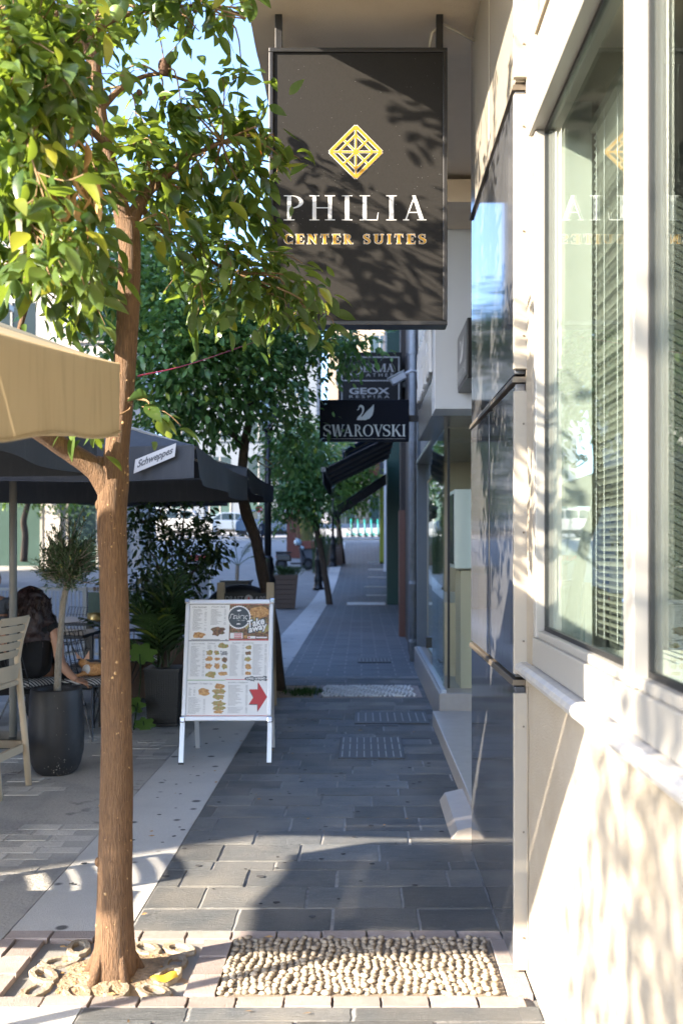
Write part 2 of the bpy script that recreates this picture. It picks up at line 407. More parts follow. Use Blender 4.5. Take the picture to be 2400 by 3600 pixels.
M['brass'] = pm('brass', (.5,.36,.14), .3, .1, 10, metal=.8)
M['yellow_leaf'] = pm('yellow_fallen_leaf', (.50,.33,.03), .6, .15, 40)
M['green_fruit'] = pm('green_fruit', (.22,.33,.10), .5, .2, 40, .001, 200)
M['orange_fruit'] = pm('orange_fruit', (.75,.24,.03), .5, .1, 40)
M['dry_fruit'] = pm('dried_fruit', (.10,.055,.035), .9, .5, 60, .006, 90)
M['lamp_iron'] = pm('black_cast_iron', (.012,.013,.015), .35, .2, 20)
M['lamp_glass'] = pm('lamp_diffuser', (.45,.58,.66), .3, .03, 5)
M['grey_fascia'] = pm('grey_fascia', (.46,.49,.52), .4, .04, 4)
M['grey_fascia2'] = pm('grey_metal_fascia', (.22,.22,.21), .25, .15, 4, sv=(1,3,.4), metal=.2)
M['blue_grey'] = pm('blue_grey_paint', (.19,.22,.25), .5, .1, 6)
M['navy_paint'] = pm('navy_paint', (.05,.062,.085), .5, .1, 6)
M['brown_stone'] = pm('red_brown_stone', (.15,.072,.052), .6, .2, 20)
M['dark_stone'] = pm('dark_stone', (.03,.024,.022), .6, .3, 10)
M['green_paint'] = pm('bottle_green_paint', (.006,.048,.036), .4, .15, 8)
M['lime_paint'] = pm('lime_paint', (.30,.34,.03), .5, .1, 8)
M['white_paint'] = pm('white_paint', (.72,.74,.77), .5, .04, 6)
M['pipe'] = pm('pale_downpipe', (.42,.46,.50), .5, .15, 20, dirt=(.30,.32,.33), dscale=8)
M['beige_int'] = pm('beige_interior', (.62,.52,.36), .7, .04, 4)
M['white_box'] = pm('white_cabinet', (.80,.82,.76), .4, .02, 4)
M['manhole'] = pm('manhole_iron', (.055,.058,.06), .55, .3, 40, .002, 100)
M['manhole_slot'] = pm('manhole_bar', (.30,.30,.29), .6, .2, 40)
M['moss'] = leafm('moss', (.03,.08,.015), (.07,.15,.03), (.1,.2,.03), True)
M['rope_red'] = pm('red_cord', (.45,.02,.06), .6)
M['cable'] = pm('grey_cable', (.36,.33,.28), .6)
M['bld_white'] = pm('white_panel_facade', (.42,.40,.37), .7, .05, 2)
M['bld_grey'] = pm('blue_grey_stone', (.12,.14,.165), .7, .1, 3)
M['bld_beige'] = pm('beige_stone', (.34,.27,.19), .8, .08, 3)
M['bld_cream'] = pm('cream_stone', (.60,.54,.44), .8, .08, 3)
M['dark_glass'] = pm('facade_glass', (.03,.045,.05), .06, .2, 1, spec=.6)
M['green_glass'] = pm('green_shop_glass', (.05,.085,.075), .08, .2, 1, spec=.6)
M['teal'] = pm('turquoise_paint', (.015,.26,.24), .4, .06, 6)
M['tyre'] = pm('rubber', (.012,.012,.013), .8, .2, 20)
M['car_blue'] = pm('blue_car_paint', (.045,.10,.19), .2, .05, 4, metal=.3, coat=.5)
M['car_silver'] = pm('pale_car_paint', (.22,.27,.33), .2, .05, 4, metal=.3, coat=.5)
M['car_white'] = pm('white_car_paint', (.40,.41,.42), .25, .03, 4)
M['car_glass'] = pm('car_glass', (.02,.035,.05), .05, .1, 4, spec=.7)
M['red_sign'] = pm('red_sign', (.55,.015,.02), .4, .04, 4)
M['rust_wall'] = pm('rust_panel', (.22,.07,.045), .6, .12, 6)
M['plaster'] = pm('opposite_plaster', (.42,.42,.43), .85, .06, 2)

# ------------------------------------------------------------------ ground, pavement, kerb strip
rng = random.Random(7)
ys = [-60, -20, 0, 10, 20, 26] + [28+2*i for i in range(17)] + [64, 80, 120, 250]
g = MB()
for Y in ys:
    g.v += [(-160, Y, gz(Y)-.022), (160, Y, gz(Y)-.022)]
for i in range(len(ys)-1): g.f.append((2*i, 2*i+1, 2*i+3, 2*i+2))
struct(g.build('ground', M['ground'], smooth=True))
pave = MB().box(-.94, .75, 2.2, 3.358, -.06, -.0045); pave.box(-.94, .75, 4.032, 12.0, -.06, -.0045); pave = struct(pave.build('pavement', M['mortar']))
def ribbon(x0, x1, y0, y1, dz, step=2.0):
    b = MB(); n = max(1, int((y1-y0)/step))
    for i in range(n+1):
        Y = y0+(y1-y0)*i/n; b.v += [(x0, Y, gz(Y)+dz), (x1, Y, gz(Y)+dz)]
    for i in range(n): b.f.append((2*i, 2*i+1, 2*i+3, 2*i+2))
    return b
struct(ribbon(-.94, 1.1, 12.0, 58, -.004).build('far_pavement', M['slate_far']))
MATY0, MATY1 = 3.36, 4.03
kerb = struct(ribbon(-1.42, -.943, MATY1, 58, -.002).build('kerb_strip', M['concrete']))
MB().box(-1.42, -.943, 2.2, MATY0, -.05, -.002).build('kerb_slab', M['concrete'], kerb)
# dressed slate slabs, laid in uneven courses
def slab_mesh(seed, name, mat, ch=.012, irr=.012):
    r = random.Random(seed); b = MB(); n = 5; ring = []
    for (a, c) in (((-.5,-.5),(.5,-.5)), ((.5,-.5),(.5,.5)), ((.5,.5),(-.5,.5)), ((-.5,.5),(-.5,-.5))):
        for k in range(n):
            t = k/n; ring.append((a[0]+(c[0]-a[0])*t, a[1]+(c[1]-a[1])*t))
    rr = [(x*(1-irr*2*r.random()), y*(1-irr*3*r.random())) for x, y in ring]
    N = len(rr)
    b.v += [(x, y, -.03) for x, y in rr]+[(x, y, -.0035) for x, y in rr]+[(x*(1-ch*1.2), y*(1-ch*2), 0) for x, y in rr]
    for i in range(N):
        j = (i+1) % N; b.f += [(i, j, N+j, N+i), (N+i, N+j, 2*N+j, 2*N+i)]
    b.f.append(tuple(2*N+i for i in range(N)))
    return b.mesh(name, mat)
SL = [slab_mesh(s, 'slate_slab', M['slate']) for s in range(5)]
def place_slab(meshes, name, x0, x1, y0, y1, parent, gap=.006, tilt=.004, dz=.0):
    me = rng.choice(meshes); o = link(name, me, parent)
    o.location = ((x0+x1)/2, (y0+y1)/2, dz+rng.uniform(-.003, .003)); o.scale = (x1-x0-gap, y1-y0-gap, 1)
    o.rotation_euler = (rng.uniform(-tilt, tilt)*.7, rng.uniform(-tilt, tilt)*.7, rng.uniform(-tilt, tilt)*.6)
    return o
def course_rows(y0, y1, x0, x1):
    y = y0; last = 0
    while y < y1-.04:
        d = rng.choice([.25, .27, .24, .22, .105, .2, .13] if last > .15 else [.25, .27, .22, .24]); last = d
        d = min(d, y1-y)
        if y1-(y+d) < .06: d = y1-y
        x = x0-rng.uniform(0, .35)
        while x < x1-.05:
            w = rng.choice([.36, .42, .46, .52, .40, .30]) if d > .15 else rng.choice([.3, .42, .55])
            a = max(x, x0); e = min(x+w, x1)
            if x1-e < .09: e = x1
            if e-a > .05: place_slab(SL, 'slate_slab', a, e, y, y+d, pave)
            x += w
        y += d
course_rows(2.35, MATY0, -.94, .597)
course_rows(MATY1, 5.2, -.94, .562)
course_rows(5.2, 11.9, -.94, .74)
# street pavers on the left, half hidden under old cement
PV = [slab_mesh(40+s, 'street_paver', M['paver'], .02, .015) for s in range(3)]
street = struct(MB().box(-4.0, -1.424, 3.2, 10.0, -.06, -.0015).build('street_bed', M['paver']))
y = 4.0; k = 0
while y < 8.3:
    d = .105 if y < 6 else .12; x = -1.43-(.12 if k % 2 else 0)
    while x > -.375*y-.25:
        w = .23
        if noise.noise((x*1.1, y*1.1, 4)) < -.08 or x < -2.3: place_slab(PV, 'street_paver', max(x-w, -3.9), x, y, y+d, street, .008, .006, .0005)
        x -= w
    y += d; k += 1
# tree pit and pebble mat inside a border of pinkish pavers
PK = [slab_mesh(60+s, 'border_paver', M['pink'], .02, .02) for s in range(3)]
pit = struct(MB().box(-1.42, .597, MATY0, MATY1, -.1, -.055).build('tree_pit_bed', M['pebble_bed']))
def pav_row(x0, x1, y0, y1, n, vert=False):
    for i in range(n):
        if vert: place_slab(PK, 'border_paver', x0, x1, y0+(y1-y0)*i/n, y0+(y1-y0)*(i+1)/n, pit, .005, .006, .0)
        else: place_slab(PK, 'border_paver', x0+(x1-x0)*i/n, x0+(x1-x0)*(i+1)/n, y0, y1, pit, .005, .006, .0)
pav_row(-1.42, .562, 3.945, MATY1, 11); pav_row(-1.42, .562, MATY0, 3.445, 12)
pav_row(-1.36, -1.25, 3.445, 3.945, 3, True); pav_row(-.62, -.505, 3.445, 3.945, 3, True)
pav_row(-1.42, -1.365, 3.445, 3.945, 3, True); pav_row(.505, .597, 3.445, 3.945, 2, True)
def soilfn(u, v):
    x = -1.245+.62*u; y = 3.45+.49*v
    d = math.hypot(x+.895, y-3.66)
    return (x, y, -.028+.04*math.exp(-(d/.16)**2)+.012*noise.noise((x*14, y*14, 1)))
MB().grid(soilfn, 26, 22).build('soil', M['soil'], pit, True)
lit = MB()
for i in range(60):
    a = rng.uniform(-1.2, -.66); c = rng.uniform(3.47, 3.93); r = rng.uniform(.004, .012); z = soilfn((a+1.245)/.62, (c-3.45)/.49)[2]
    lit.ell((a, c, z+.002), (r, r*rng.uniform(.5, 1), r*.4), 6, 4)
stuff(lit.build('soil_litter', M['dead'], pit))
def ring_mesh(seed):
    r = random.Random(seed); b = MB(); n = 10
    def rad(k, R0): return R0*(1+.10*math.cos(k*2*math.pi/n*2)+.06*(r.random()-.5))
    out = [(rad(k, .082)*math.cos(2*math.pi*k/n)*1.15, rad(k, .082)*math.sin(2*math.pi*k/n)) for k in range(n)]
    inn = [(rad(k, .047)*math.cos(2*math.pi*k/n)*1.15, rad(k, .047)*math.sin(2*math.pi*k/n)) for k in range(n)]
    b.v += [(x, y, -.045) for x, y in out]+[(x, y, -.004) for x, y in out]+[(x*.94, y*.94, .004) for x, y in out]
    b.v += [(x*1.05, y*1.05, .004) for x, y in inn]+[(x, y, -.03) for x, y in inn]
    for k in range(n):
        j = (k+1) % n
        for q in range(4): b.f.append((q*n+k, q*n+j, (q+1)*n+j, (q+1)*n+k))
    return b.mesh('lattice_ring', M['lattice'], smooth=False)
RG = [ring_mesh(s) for s in range(3)]
for (x, y) in ((-1.15,3.52),(-1.16,3.64),(-1.14,3.76),(-1.10,3.88),(-.965,3.88),(-1.0,3.505),(-.86,3.50),(-.73,3.51),(-.705,3.63),(-.70,3.75),(-.71,3.88),(-.84,3.885)):
    o = link('lattice_ring', rng.choice(RG), pit); o.location = (x, y, -.010+rng.uniform(-.008, .006)); o.rotation_euler = (rng.uniform(-.04,.04), rng.uniform(-.04,.04), rng.uniform(0, 3)); o.scale = (.80,.62,1)
yl = MB().grid(lambda u, v: (-.70+.085*(u-.5)-.02*v, 3.555+.045*(v-.5)*math.sin(.35+2.5*u)+.03*u, .004+.020*math.sin(v*3.1)*(.6+.4*u)+.004*math.sin(u*9)), 8, 8)
tag(yl.build('fallen_leaf', M['yellow_leaf'], None, True), 'curled bright yellow leaf lying on the soil of the tree pit', 'leaf')
MB().box(-.503, .503, 3.447, 3.943, -.05, -.008).build('pebble_mortar', M['pebble_bed'], pit)
# pebbles set on edge, in wavy files
pb = []
r = random.Random(3); col = 0; x = -.495
while x < .5:
    y = 3.452+r.uniform(0, .02); row = 0
    while y < 3.945:
        ln = r.uniform(.021, .032); pb.append((x+.008*math.sin(y*20+col*.5)+r.uniform(-.005, .005), y+ln/2, ln/2*.90, r.uniform(.0125, .0165), r.uniform(-.7, .7))); y += ln; row += 1
    x += .0285; col += 1
pm_ = MB(); pm_.ell((0,0,0), (1,1,1), 8, 4); PEB = pm_.mesh('pebble', M['pebble'], smooth=True)
pb.sort(key=lambda q: q[1]); rest = MB()
for i, (px, py, ly, lx, rz) in enumerate(pb):
    px = max(-.492, min(.492, px))
    if i < 300:
        o = link('pebble', PEB, pit); o.location = (px, py, -.004+r.uniform(-.005, .006)); v_ = r.uniform(.78, 1.2); o.scale = (lx*v_, ly*1.04*min(1.1, v_), .0095); o.rotation_euler = (0, 0, rz)
    else:
        rest.ell((px, py, -.004+r.uniform(-.005, .006)), (lx*r.uniform(.78, 1.2), ly*1.04, .0095), 8, 4, Matrix.Rotation(rz, 3, 'Z'))
stuff(rest.build('pebbles', M['pebble'], pit, True))
# farther pebble mats by the next trees
def far_mat(y0, y1, x0, x1, sp):
    base = struct(MB().box(x0-.07, x1+.07, y0-.06, y1+.06, gz(y0)-.03, gz(y0)+.004).build('mat_border', M['pink']))
    b = MB(); q = random.Random(int(y0*10)); x = x0; c = 0
    while x < x1:
        y = y0
        while y < y1:
            b.ell((x+.018*math.sin(y*16+c*.9), y, gz(y)+.006), (sp*.48, sp*.62, .016), 6, 4); y += sp*1.15
        x += sp; c += 1
    stuff(b.build('pebbles', M['white_pebble'], base, True))
far_mat(10.35, 11.1, -.395, .56, .036)
far_mat(26.8, 27.9, -.35, .62, .06)
for (yy, x0, x1, d) in ((31.0,.15,1.0,.5),(35.0,.1,1.0,.6),(39.5,.25,1.05,.7),(43.5,.3,1.05,.8),(47,.3,1.05,.8)):
    o = struct(MB().box(x0, x1, yy, yy+d, gz(yy)-.1, gz(yy+d)+.004).build('paving_band', M['marble']))
pits2 = struct(MB().box(-1.15, -.5, 10.3, 11.15, -.05, .004).build('tree_pit_soil', M['soil']))
ms = MB()
for i in range(500):
    a = rng.gauss(-.60, .10); c = rng.gauss(10.6, .12); h = rng.uniform(.02, .06); d = rng.uniform(0, 6.3)
    ms.poly([(a, c, .003), (a+.012*math.cos(d), c+.012*math.sin(d), .003), (a+.02*math.cos(d+1), c, h)])
tag(ms.build('moss_tuft', M['moss']), 'low green tuft of grass beside the second street tree', 'grass', kind='stuff')
gum = MB()
for i in range(150):
    x = rng.uniform(-1.4, .5); y = rng.uniform(4.1, 10); a = rng.uniform(.006, .018)
    gum.poly([(x+a*math.cos(2*math.pi*k/8)*rng.uniform(.7,1.2), y+a*math.sin(2*math.pi*k/8)*rng.uniform(.7,1.2), .0042) for k in range(8)])
stuff(gum.build('gum_spots', M['gum'], pave))
dl = MB()
for i in range(46):
    x = rng.uniform(-1.35, .5); y = rng.uniform(2.9, 8.5); a = rng.uniform(0, 6.28); L_ = rng.uniform(.012, .04); d_ = Vector((math.cos(a), math.sin(a), 0)); n_ = Vector((-d_.y, d_.x, 0)); p_ = Vector((x, y, .005))
    dl.poly([p_, p_+d_*L_*.5+n_*L_*.22+Vector((0,0,.004)), p_+d_*L_+Vector((0,0,.002)), p_+d_*L_*.5-n_*L_*.22])
stuff(dl.build('leaf_litter', M['dead'], pave))
# manhole covers and drains set in the slates
def manhole(x0, x1, y0, y1, nx, ny, label, name='manhole_cover'):
    t = thing(name, label, 'drain', ((x0+x1)/2, (y0+y1)/2, .004))
    MB().box(x0, x1, y0, y1, -.02, .0085).build('cover', M['manhole'], t, bevel=.003)
    b = MB(); w = (x1-x0)/nx; d = (y1-y0)/ny
    for j in range(ny):
        for i in range(nx):
            MB().box(x0+w*(i+.42), x0+w*(i+.58), y0+d*(j+.12), y0+d*(j+.88), .0086, .0125).build('rib', M['manhole_slot'], t)
manhole(-.17, .32, 7.30, 8.1, 9, 3, 'square cast iron cover with three rows of slots in slate paving')
manhole(-.06, .60, 8.75, 9.35, 10, 1, 'long dark drain grating beside the marble step')
manhole(-.05, .40, 13.4, 13.9, 9, 1, 'small drain grating near the grey pilaster and downpipe')

# ------------------------------------------------------------------ near building on the right
hotel = thing('corner_building', 'cream rendered building with overhanging upper floor and polished dark panels', 'building', (.6, 3, 0))
MB().box(.60, .86, -9, 3.64, 0, 1.085).build('lower_wall', M['cream_wall'], hotel)
MB().box(.60, .86, -9, 3.64, 3.10, 4.15).build('upper_wall', M['cream_wall'], hotel)
MB().box(.60, .86, 3.50, 3.64, 1.085, 3.10).build('wall_end', M['cream_wall'], hotel)
MB().box(.60, .86, -9, -1.2, 1.085, 3.10).build('rear_wall', M['cream_wall'], hotel)
MB().box(.61, 6, 3.68, 5.06, 0, 4.15).build('pier', M['cream_wall'], hotel)
def soff(u, v):
    return (-.55+.012*noise.noise((v*60, 3, 0))*(1 if u < .01 else 0)+6.5*u, -9+16.6*v, 4.15+.03*math.sin(min(1, max(0, (v-.86)/.02))*1.57))
MB().grid(soff, 6, 120).build('soffit', M['soffit'], hotel)
MB().box(-.53, 6, -9, 7.58, 4.19, 15).build('upper_floors', M['cream_wall'], hotel)
# cladding: three courses, two columns, dark polished below, beige above
for (y0, y1) in ((3.645, 4.39), (4.394, 5.10)):
    for i, (z0, z1) in enumerate(((.004, 1.04), (1.075, 2.15), (2.185, 3.22), (3.255, 4.14))):
        sh = .008 if (i + (y0 > 4)) % 2 else 0
        MB().box(.560+sh*.3, .60, y0, y1-.004, z0, z1).build('cladding_panel', M['granite'] if i < 3 else M['beige_panel'], hotel, bevel=.004)
    for z in (1.0575, 2.1675, 3.2375):
        MB().hexa([(.550, y0, z-.012), (.61, y0, z-.012), (.61, y1, z-.012), (.550, y1, z-.012), (.555, y0, z+.008), (.61, y0, z+.008), (.61, y1, z+.008), (.555, y1, z+.008)]).build('metal_strip', M['strip_metal'], hotel)
for (z0, z1) in ((.012, 1.02), (1.09, 2.12), (2.20, 3.2), (3.26, 4.14)):
    t_ = MB().box(.553, .603, 3.618, 3.642, z0, z1).build('edge_trim', M['trim'], hotel, bevel=.003)
    for zz in (z0+.12, (z0+z1)/2, z1-.12):
        MB().ell((.588, 3.616, zz), (.004, .003, .004), 8, 4).build('screw', M['strip_metal'], t_)
for (y0, y1, z0, z1) in ((2.0, 3.40, 3.30, 3.33), (3.36, 3.40, 3.33, 4.1), (2.0, 3.30, 3.40, 3.425), (3.275, 3.30, 3.425, 4.1)):
    MB().box(.588, .5995, y0, y1, z0, z1).build('moulding', M['cream_wall'], hotel, bevel=.003)
ck = MB(); q_ = random.Random(6)
pts_ = [(.5985, 3.575+q_.gauss(0,.006), .03+.06*k) for k in range(18)]
ck.tube(pts_, .0014, 4); ck.build('crack', M['strip_metal'], hotel)
# marble window sill with a rounded nose
b = MB(); prof = [(.66, 1.09), (.575, 1.09), (.560, 1.098), (.555, 1.112), (.560, 1.126), (.575, 1.134), (.66, 1.136)]
b.prism([(x, -1.2, z) for x, z in prof], (0, 4.835, 0)); b.build('window_sill', M['marble'], hotel)
# window: aluminium frame, panes, gaskets
win = MB().box(.600, .66, -1.2, 3.50, 1.138, 1.235).build('window', M['alu'], hotel, bevel=.003)
fr = [('frame_jamb', .603, .665, 3.455, 3.499, 1.236, 3.0), ('frame_head', .588, .665, -1.2, 3.52, 3.001, 3.07), ('frame_lip', .612, .655, -1.2, 3.455, 1.2355, 1.262),
      ('mullion', .600, .668, 2.205, 2.285, 1.236, 3.0), ('mullion', .600, .668, .55, .64, 1.236, 3.0)]
for nm, x0, x1, y0, y1, z0, z1 in fr: MB().box(x0, x1, y0, y1, z0, z1).build(nm, M['alu'], win, bevel=.004)
MB().box(.598, .66, -1.2, 3.52, 3.071, 3.099).build('head_flashing', M['trim'], win)
for (y0, y1) in ((2.285, 3.455), (.64, 2.205), (-1.2, .55)):
    MB().box(.640, .646, y0+.012, y1-.012, 1.275, 2.985).build('pane', M['glass'], win)
    gk = MB(); gk.box(.634, .650, y0, y0+.013, 1.262, 3.0); gk.box(.634, .650, y1-.013, y1, 1.262, 3.0); gk.box(.634, .650, y0+.013, y1-.013, 1.262, 1.276); gk.box(.634, .650, y0+.013, y1-.013, 2.986, 3.0)
    gk.build('gasket', M['gasket'], win)
# inside the window
MB().box(.668, 2.6, -1.2, 3.5, 1.12, 1.20).build('inner_sill', M['reveal'], hotel)
MB().box(.668, .80, 3.46, 3.499, 1.201, 3.2).build('window_reveal', M['reveal'], hotel)
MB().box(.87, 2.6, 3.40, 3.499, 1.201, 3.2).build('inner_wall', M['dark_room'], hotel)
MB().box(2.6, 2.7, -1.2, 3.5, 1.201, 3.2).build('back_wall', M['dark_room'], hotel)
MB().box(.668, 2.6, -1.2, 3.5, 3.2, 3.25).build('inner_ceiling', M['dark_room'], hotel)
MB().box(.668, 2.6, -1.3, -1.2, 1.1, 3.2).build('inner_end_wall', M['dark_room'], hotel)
MB().box(1.0, 1.16, 2.3, 2.62, 1.201, 1.30).build('green_box', M['teal'], hotel)
blind = thing('venetian_blind', 'pale green slatted blind hanging behind the shop window', 'blind', (.81, 3.18, 1.25))
sm = MB()
sm.grid(lambda u, v: (-.0125+.025*u, -.26+.52*v, .0018*math.sin(u*3.14)), 3, 1); SLM = sm.mesh('slat', M['blind'], smooth=True)
for i in range(70):
    o = link('slat', SLM, blind); o.location = (0, rng.uniform(-.003, .003), i*.0247); o.rotation_euler = (rng.uniform(-.006, .006), R(38+rng.uniform(-5, 5)), 0)
MB().box(.79, .83, 2.91, 3.45, 2.985, 3.02).build('head_rail', M['blind'], blind)
for yy in (2.98, 3.10, 3.27, 3.38):
    MB().tube([(.796, yy, 3.0), (.796, yy, 1.25)], .0012, 5).build('cord', M['white_letter'], blind)
# cable from the sign to the wall
cb = MB().tube([Vector((.33, 4.86, 3.98)), Vector((.345, 4.86, 4.06)), Vector((.39, 4.87, 4.11)), Vector((.47, 4.9, 4.09)), Vector((.555, 4.93, 4.06)), Vector((.57, 4.97, 4.08))], .008, 8)
tag(cb.build('power_cable', M['cable'], None, True), 'thin grey cable running from the tall black sign to the wall', 'cable')

# ------------------------------------------------------------------ lettering: serif glyphs as stroke polygons (cap height 1)
def rect(x0, y0, x1, y1): return [(x0,y0),(x1,y0),(x1,y1),(x0,y1)]
def arc(cx, cy, ro, ri, a0, a1, n=18):
    out = []
    for i in range(n):
        p, q = R(a0+(a1-a0)*i/n), R(a0+(a1-a0)*(i+1)/n)
        out.append([(cx+ro[0]*math.cos(p), cy+ro[1]*math.sin(p)), (cx+ro[0]*math.cos(q), cy+ro[1]*math.sin(q)), (cx+ri[0]*math.cos(q), cy+ri[1]*math.sin(q)), (cx+ri[0]*math.cos(p), cy+ri[1]*math.sin(p))])
    return out
def ribs(pts):
    out = []
    L = []
    for i, (x, y, w) in enumerate(pts):
        a = pts[max(0, i-1)]; b = pts[min(len(pts)-1, i+1)]; d = math.hypot(b[0]-a[0], b[1]-a[1]) or 1
        nx, ny = -(b[1]-a[1])/d, (b[0]-a[0])/d; L.append(((x+nx*w/2, y+ny*w/2), (x-nx*w/2, y-ny*w/2)))
    for i in range(len(L)-1): out.append([L[i][0], L[i+1][0], L[i+1][1], L[i][1]])
    return out
def glyph(ch, S, h, s):
    def stem(x, w=S): return [rect(x, 0, x+w, 1), rect(x-s, 0, x, h), rect(x+w, 0, x+w+s, h), rect(x-s, 1-h, x, 1), rect(x+w, 1-h, x+w+s, 1)]
    t = S*.42
    if ch == 'I': return stem(s)
    if ch == 'H': return stem(s)+stem(s+.55)+[rect(s+S, .5-h/2, s+.55, .5+h/2)]
    if ch == 'L': return [rect(s, 0, s+S, 1), rect(0, 0, s, h), rect(0, 1-h, s, 1), rect(s+S, 1-h, s+S+s, 1), rect(s+S, 0, .62, h), [(.62-.03, h), (.62, 0), (.65, .32), (.63, .32)]]
    if ch in 'PR':
        o = [rect(s, 0, s+S, 1), rect(0, 0, s, h), rect(s+S, 0, s+S+s, h), rect(0, 1-h, s, 1)]
        o += arc(s+S, .735, (.40, .265), (.40-S, .265-h), -90, 90)
        if ch == 'R': o += [[(.34, .47), (.34+S, .47), (.72+S*.3, h), (.72-S*.7, h)], rect(.62, 0, .62+S+.1, h)]
        return o
    if ch in 'AV':
        o = [[(.06,0),(.06+t,0),(.38+t*.5,1),(.38-t*.2,1)], [(.70-S,0),(.70,0),(.42,1),(.42-S*.9,1)], rect(.20, .30, .55, .30+h), rect(.0, 0, .06, h), rect(.06+t, 0, .2, h), rect(.70-S-.1, 0, .70-S, h), rect(.70, 0, .78, h)]
        if ch == 'A': return o
        o = [o[0], o[1]]+o[3:]
        return [[(.78-x, 1-y) for x, y in p] for p in o]
    if ch == 'C': return arc(.45, .5, (.42, .515), (.42-S, .515-h), 42, 318, 26)+[rect(.74, .68, .78, 1), rect(.74, 0, .78, .3)]
    if ch == 'O': return arc(.45, .5, (.45, .515), (.45-S, .515-h), 0, 360, 36)
    if ch == 'E': return [rect(s, 0, s+S, 1), rect(0,0,s,h), rect(0,1-h,s,1), rect(s+S,0,.62,h), rect(s+S,1-h,.6,1), rect(s+S,.5-h/2,.46,.5+h/2), [(.62-.05,h),(.62,0),(.66,.30),(.64,.30)], [(.60-.05,1-h),(.64,.72),(.66,.72),(.60,1)], rect(.43,.36,.47,.64)]
    if ch == 'N': return [rect(.1, 0, .1+t, 1), rect(0,0,.1,h), rect(.1+t,0,.1+t+s,h), rect(.62,0,.62+t,1), rect(.62-s,1-h,.62,1), rect(.62+t,1-h,.62+t+s,1), [(.62,0),(.62+t,0),(.1+S*.9,1),(.0,1)]]
    if ch == 'T': return [rect(.33-S/2,0,.33+S/2,1), rect(.33-S/2-s,0,.33-S/2,h), rect(.33+S/2,0,.33+S/2+s,h), rect(0,1-h,.33-S/2,1), rect(.33+S/2,1-h,.66,1), [(-.02,.70),(.0,.70),(.07,1-h),(0,1)], [(.66,.70),(.68,.70),(.66,1),(.59,1-h)]]
    if ch == 'U': return [rect(s,.3,s+S,1), rect(0,1-h,s,1), rect(s+S,1-h,s+S+s,1), rect(.62,.3,.62+t,1), rect(.62-s,1-h,.62,1), rect(.62+t,1-h,.62+t+s,1)]+arc((s+.62+t)/2, .3, ((.62+t-s)/2, .31), ((.62+t-s)/2-S*.75, .31-h*1.3), 180, 360)
    if ch == 'S':
        P = [(.52,.74,h*.7),(.50,.88,h*.9),(.40,.965,h*1.1),(.28,.98,h*1.2),(.15,.93,S*.5),(.085,.79,S*.85),(.12,.65,S*.95),(.26,.545,S*1.05),(.40,.465,S*1.05),(.51,.35,S*.95),(.525,.21,S*.85),(.46,.075,S*.5),(.33,.02,h*1.2),(.19,.035,h*1.1),(.08,.12,h*.9),(.055,.27,h*.7)]
        Q = []
        for i in range(len(P)-1):
            a, b = P[max(0,i-1)], P[i]; c, d = P[i+1], P[min(len(P)-1,i+2)]
            for k in range(3):
                u = k/3; Q.append(tuple(.5*((2*b[j])+(-a[j]+c[j])*u+(2*a[j]-5*b[j]+4*c[j]-d[j])*u*u+(-a[j]+3*b[j]-3*c[j]+d[j])*u**3) for j in range(3)))
        Q.append(P[-1]); return ribs(Q)+[rect(.50,.70,.545,1.0), rect(.035,0,.075,.30)]
    if ch == 'W': return [[(.30-S*.5,0),(.30+S*.3,0),(.10+S*.9,1),(.08-S*.1,1)], [(.30,0),(.30+t,0),(.54,1),(.54-t,1)], [(.72-S*.5,0),(.72+S*.3,0),(.52+S*.7,1),(.50-S*.3,1)], [(.72,0),(.72+t,0),(.98,1),(.98-t,1)], rect(0,1-h,.26,1), rect(.86,1-h,1.08,1)]
    if ch == 'K': return [rect(s,0,s+S,1), rect(0,0,s,h), rect(s+S,0,s+S+s,h), rect(0,1-h,s,1), rect(s+S,1-h,s+S+s,1), [(s+S,.42),(s+S,.42-t*1.2),(.66,1),(.66-t*1.3,1)], [(.34-S*.3,.6),(.34+S*.4,.66),(.80,0),(.80-S*1.2,0)], rect(.56,1-h,.74,1), rect(.64,0,.88,h)]
    if ch == 'M': return [rect(.1,0,.1+t,1), rect(0,0,.1,h), rect(.1+t,0,.1+t+s,h), [(.1,1),(.1+S*.9,1),(.46+S*.3,0),(.46-S*.5,0)], [(.46,0),(.46+t,0),(.84,1),(.84-t,1)], rect(.80,0,.80+S,1), rect(.8-s,0,.8,h), rect(.8+S,0,.8+S+s,h), rect(0,1-h,.1,1), rect(.8+S,1-h,.8+S+s,1)]
    if ch == 'D': return [rect(s,0,s+S,1), rect(0,0,s,h), rect(0,1-h,s,1)]+arc(s+S, .5, (.5,.5), (.5-S,.5-h), -90, 90, 22)
    return []
def fit(polys, x0, x1, y0, y1):
    xs = [p[0] for q in polys for p in q]; yy = [p[1] for q in polys for p in q]; a, b, c, d = min(xs), max(xs), min(yy), max(yy)
    return [[(x0+(x-a)/(b-a)*(x1-x0), y0+(y-c)/(d-c)*(y1-y0)) for x, y in q] for q in polys]
def inflate(poly, d):
    n = len(poly); A = sum(poly[i][0]*poly[(i+1) % n][1]-poly[(i+1) % n][0]*poly[i][1] for i in range(n)); sg = 1 if A > 0 else -1
    out = []
    for i in range(n):
        a, b, c = poly[i-1], poly[i], poly[(i+1) % n]
        def nrm(p, q):
            l = math.hypot(q[0]-p[0], q[1]-p[1]) or 1; return ((q[1]-p[1])/l*sg, -(q[0]-p[0])/l*sg)
        n1, n2 = nrm(a, b), nrm(b, c); mx, my = n1[0]+n2[0], n1[1]+n2[1]; l = math.hypot(mx, my) or 1
        k = d/max(.45, (l/2)); out.append((b[0]+mx/l*k, b[1]+my/l*k))
    return out
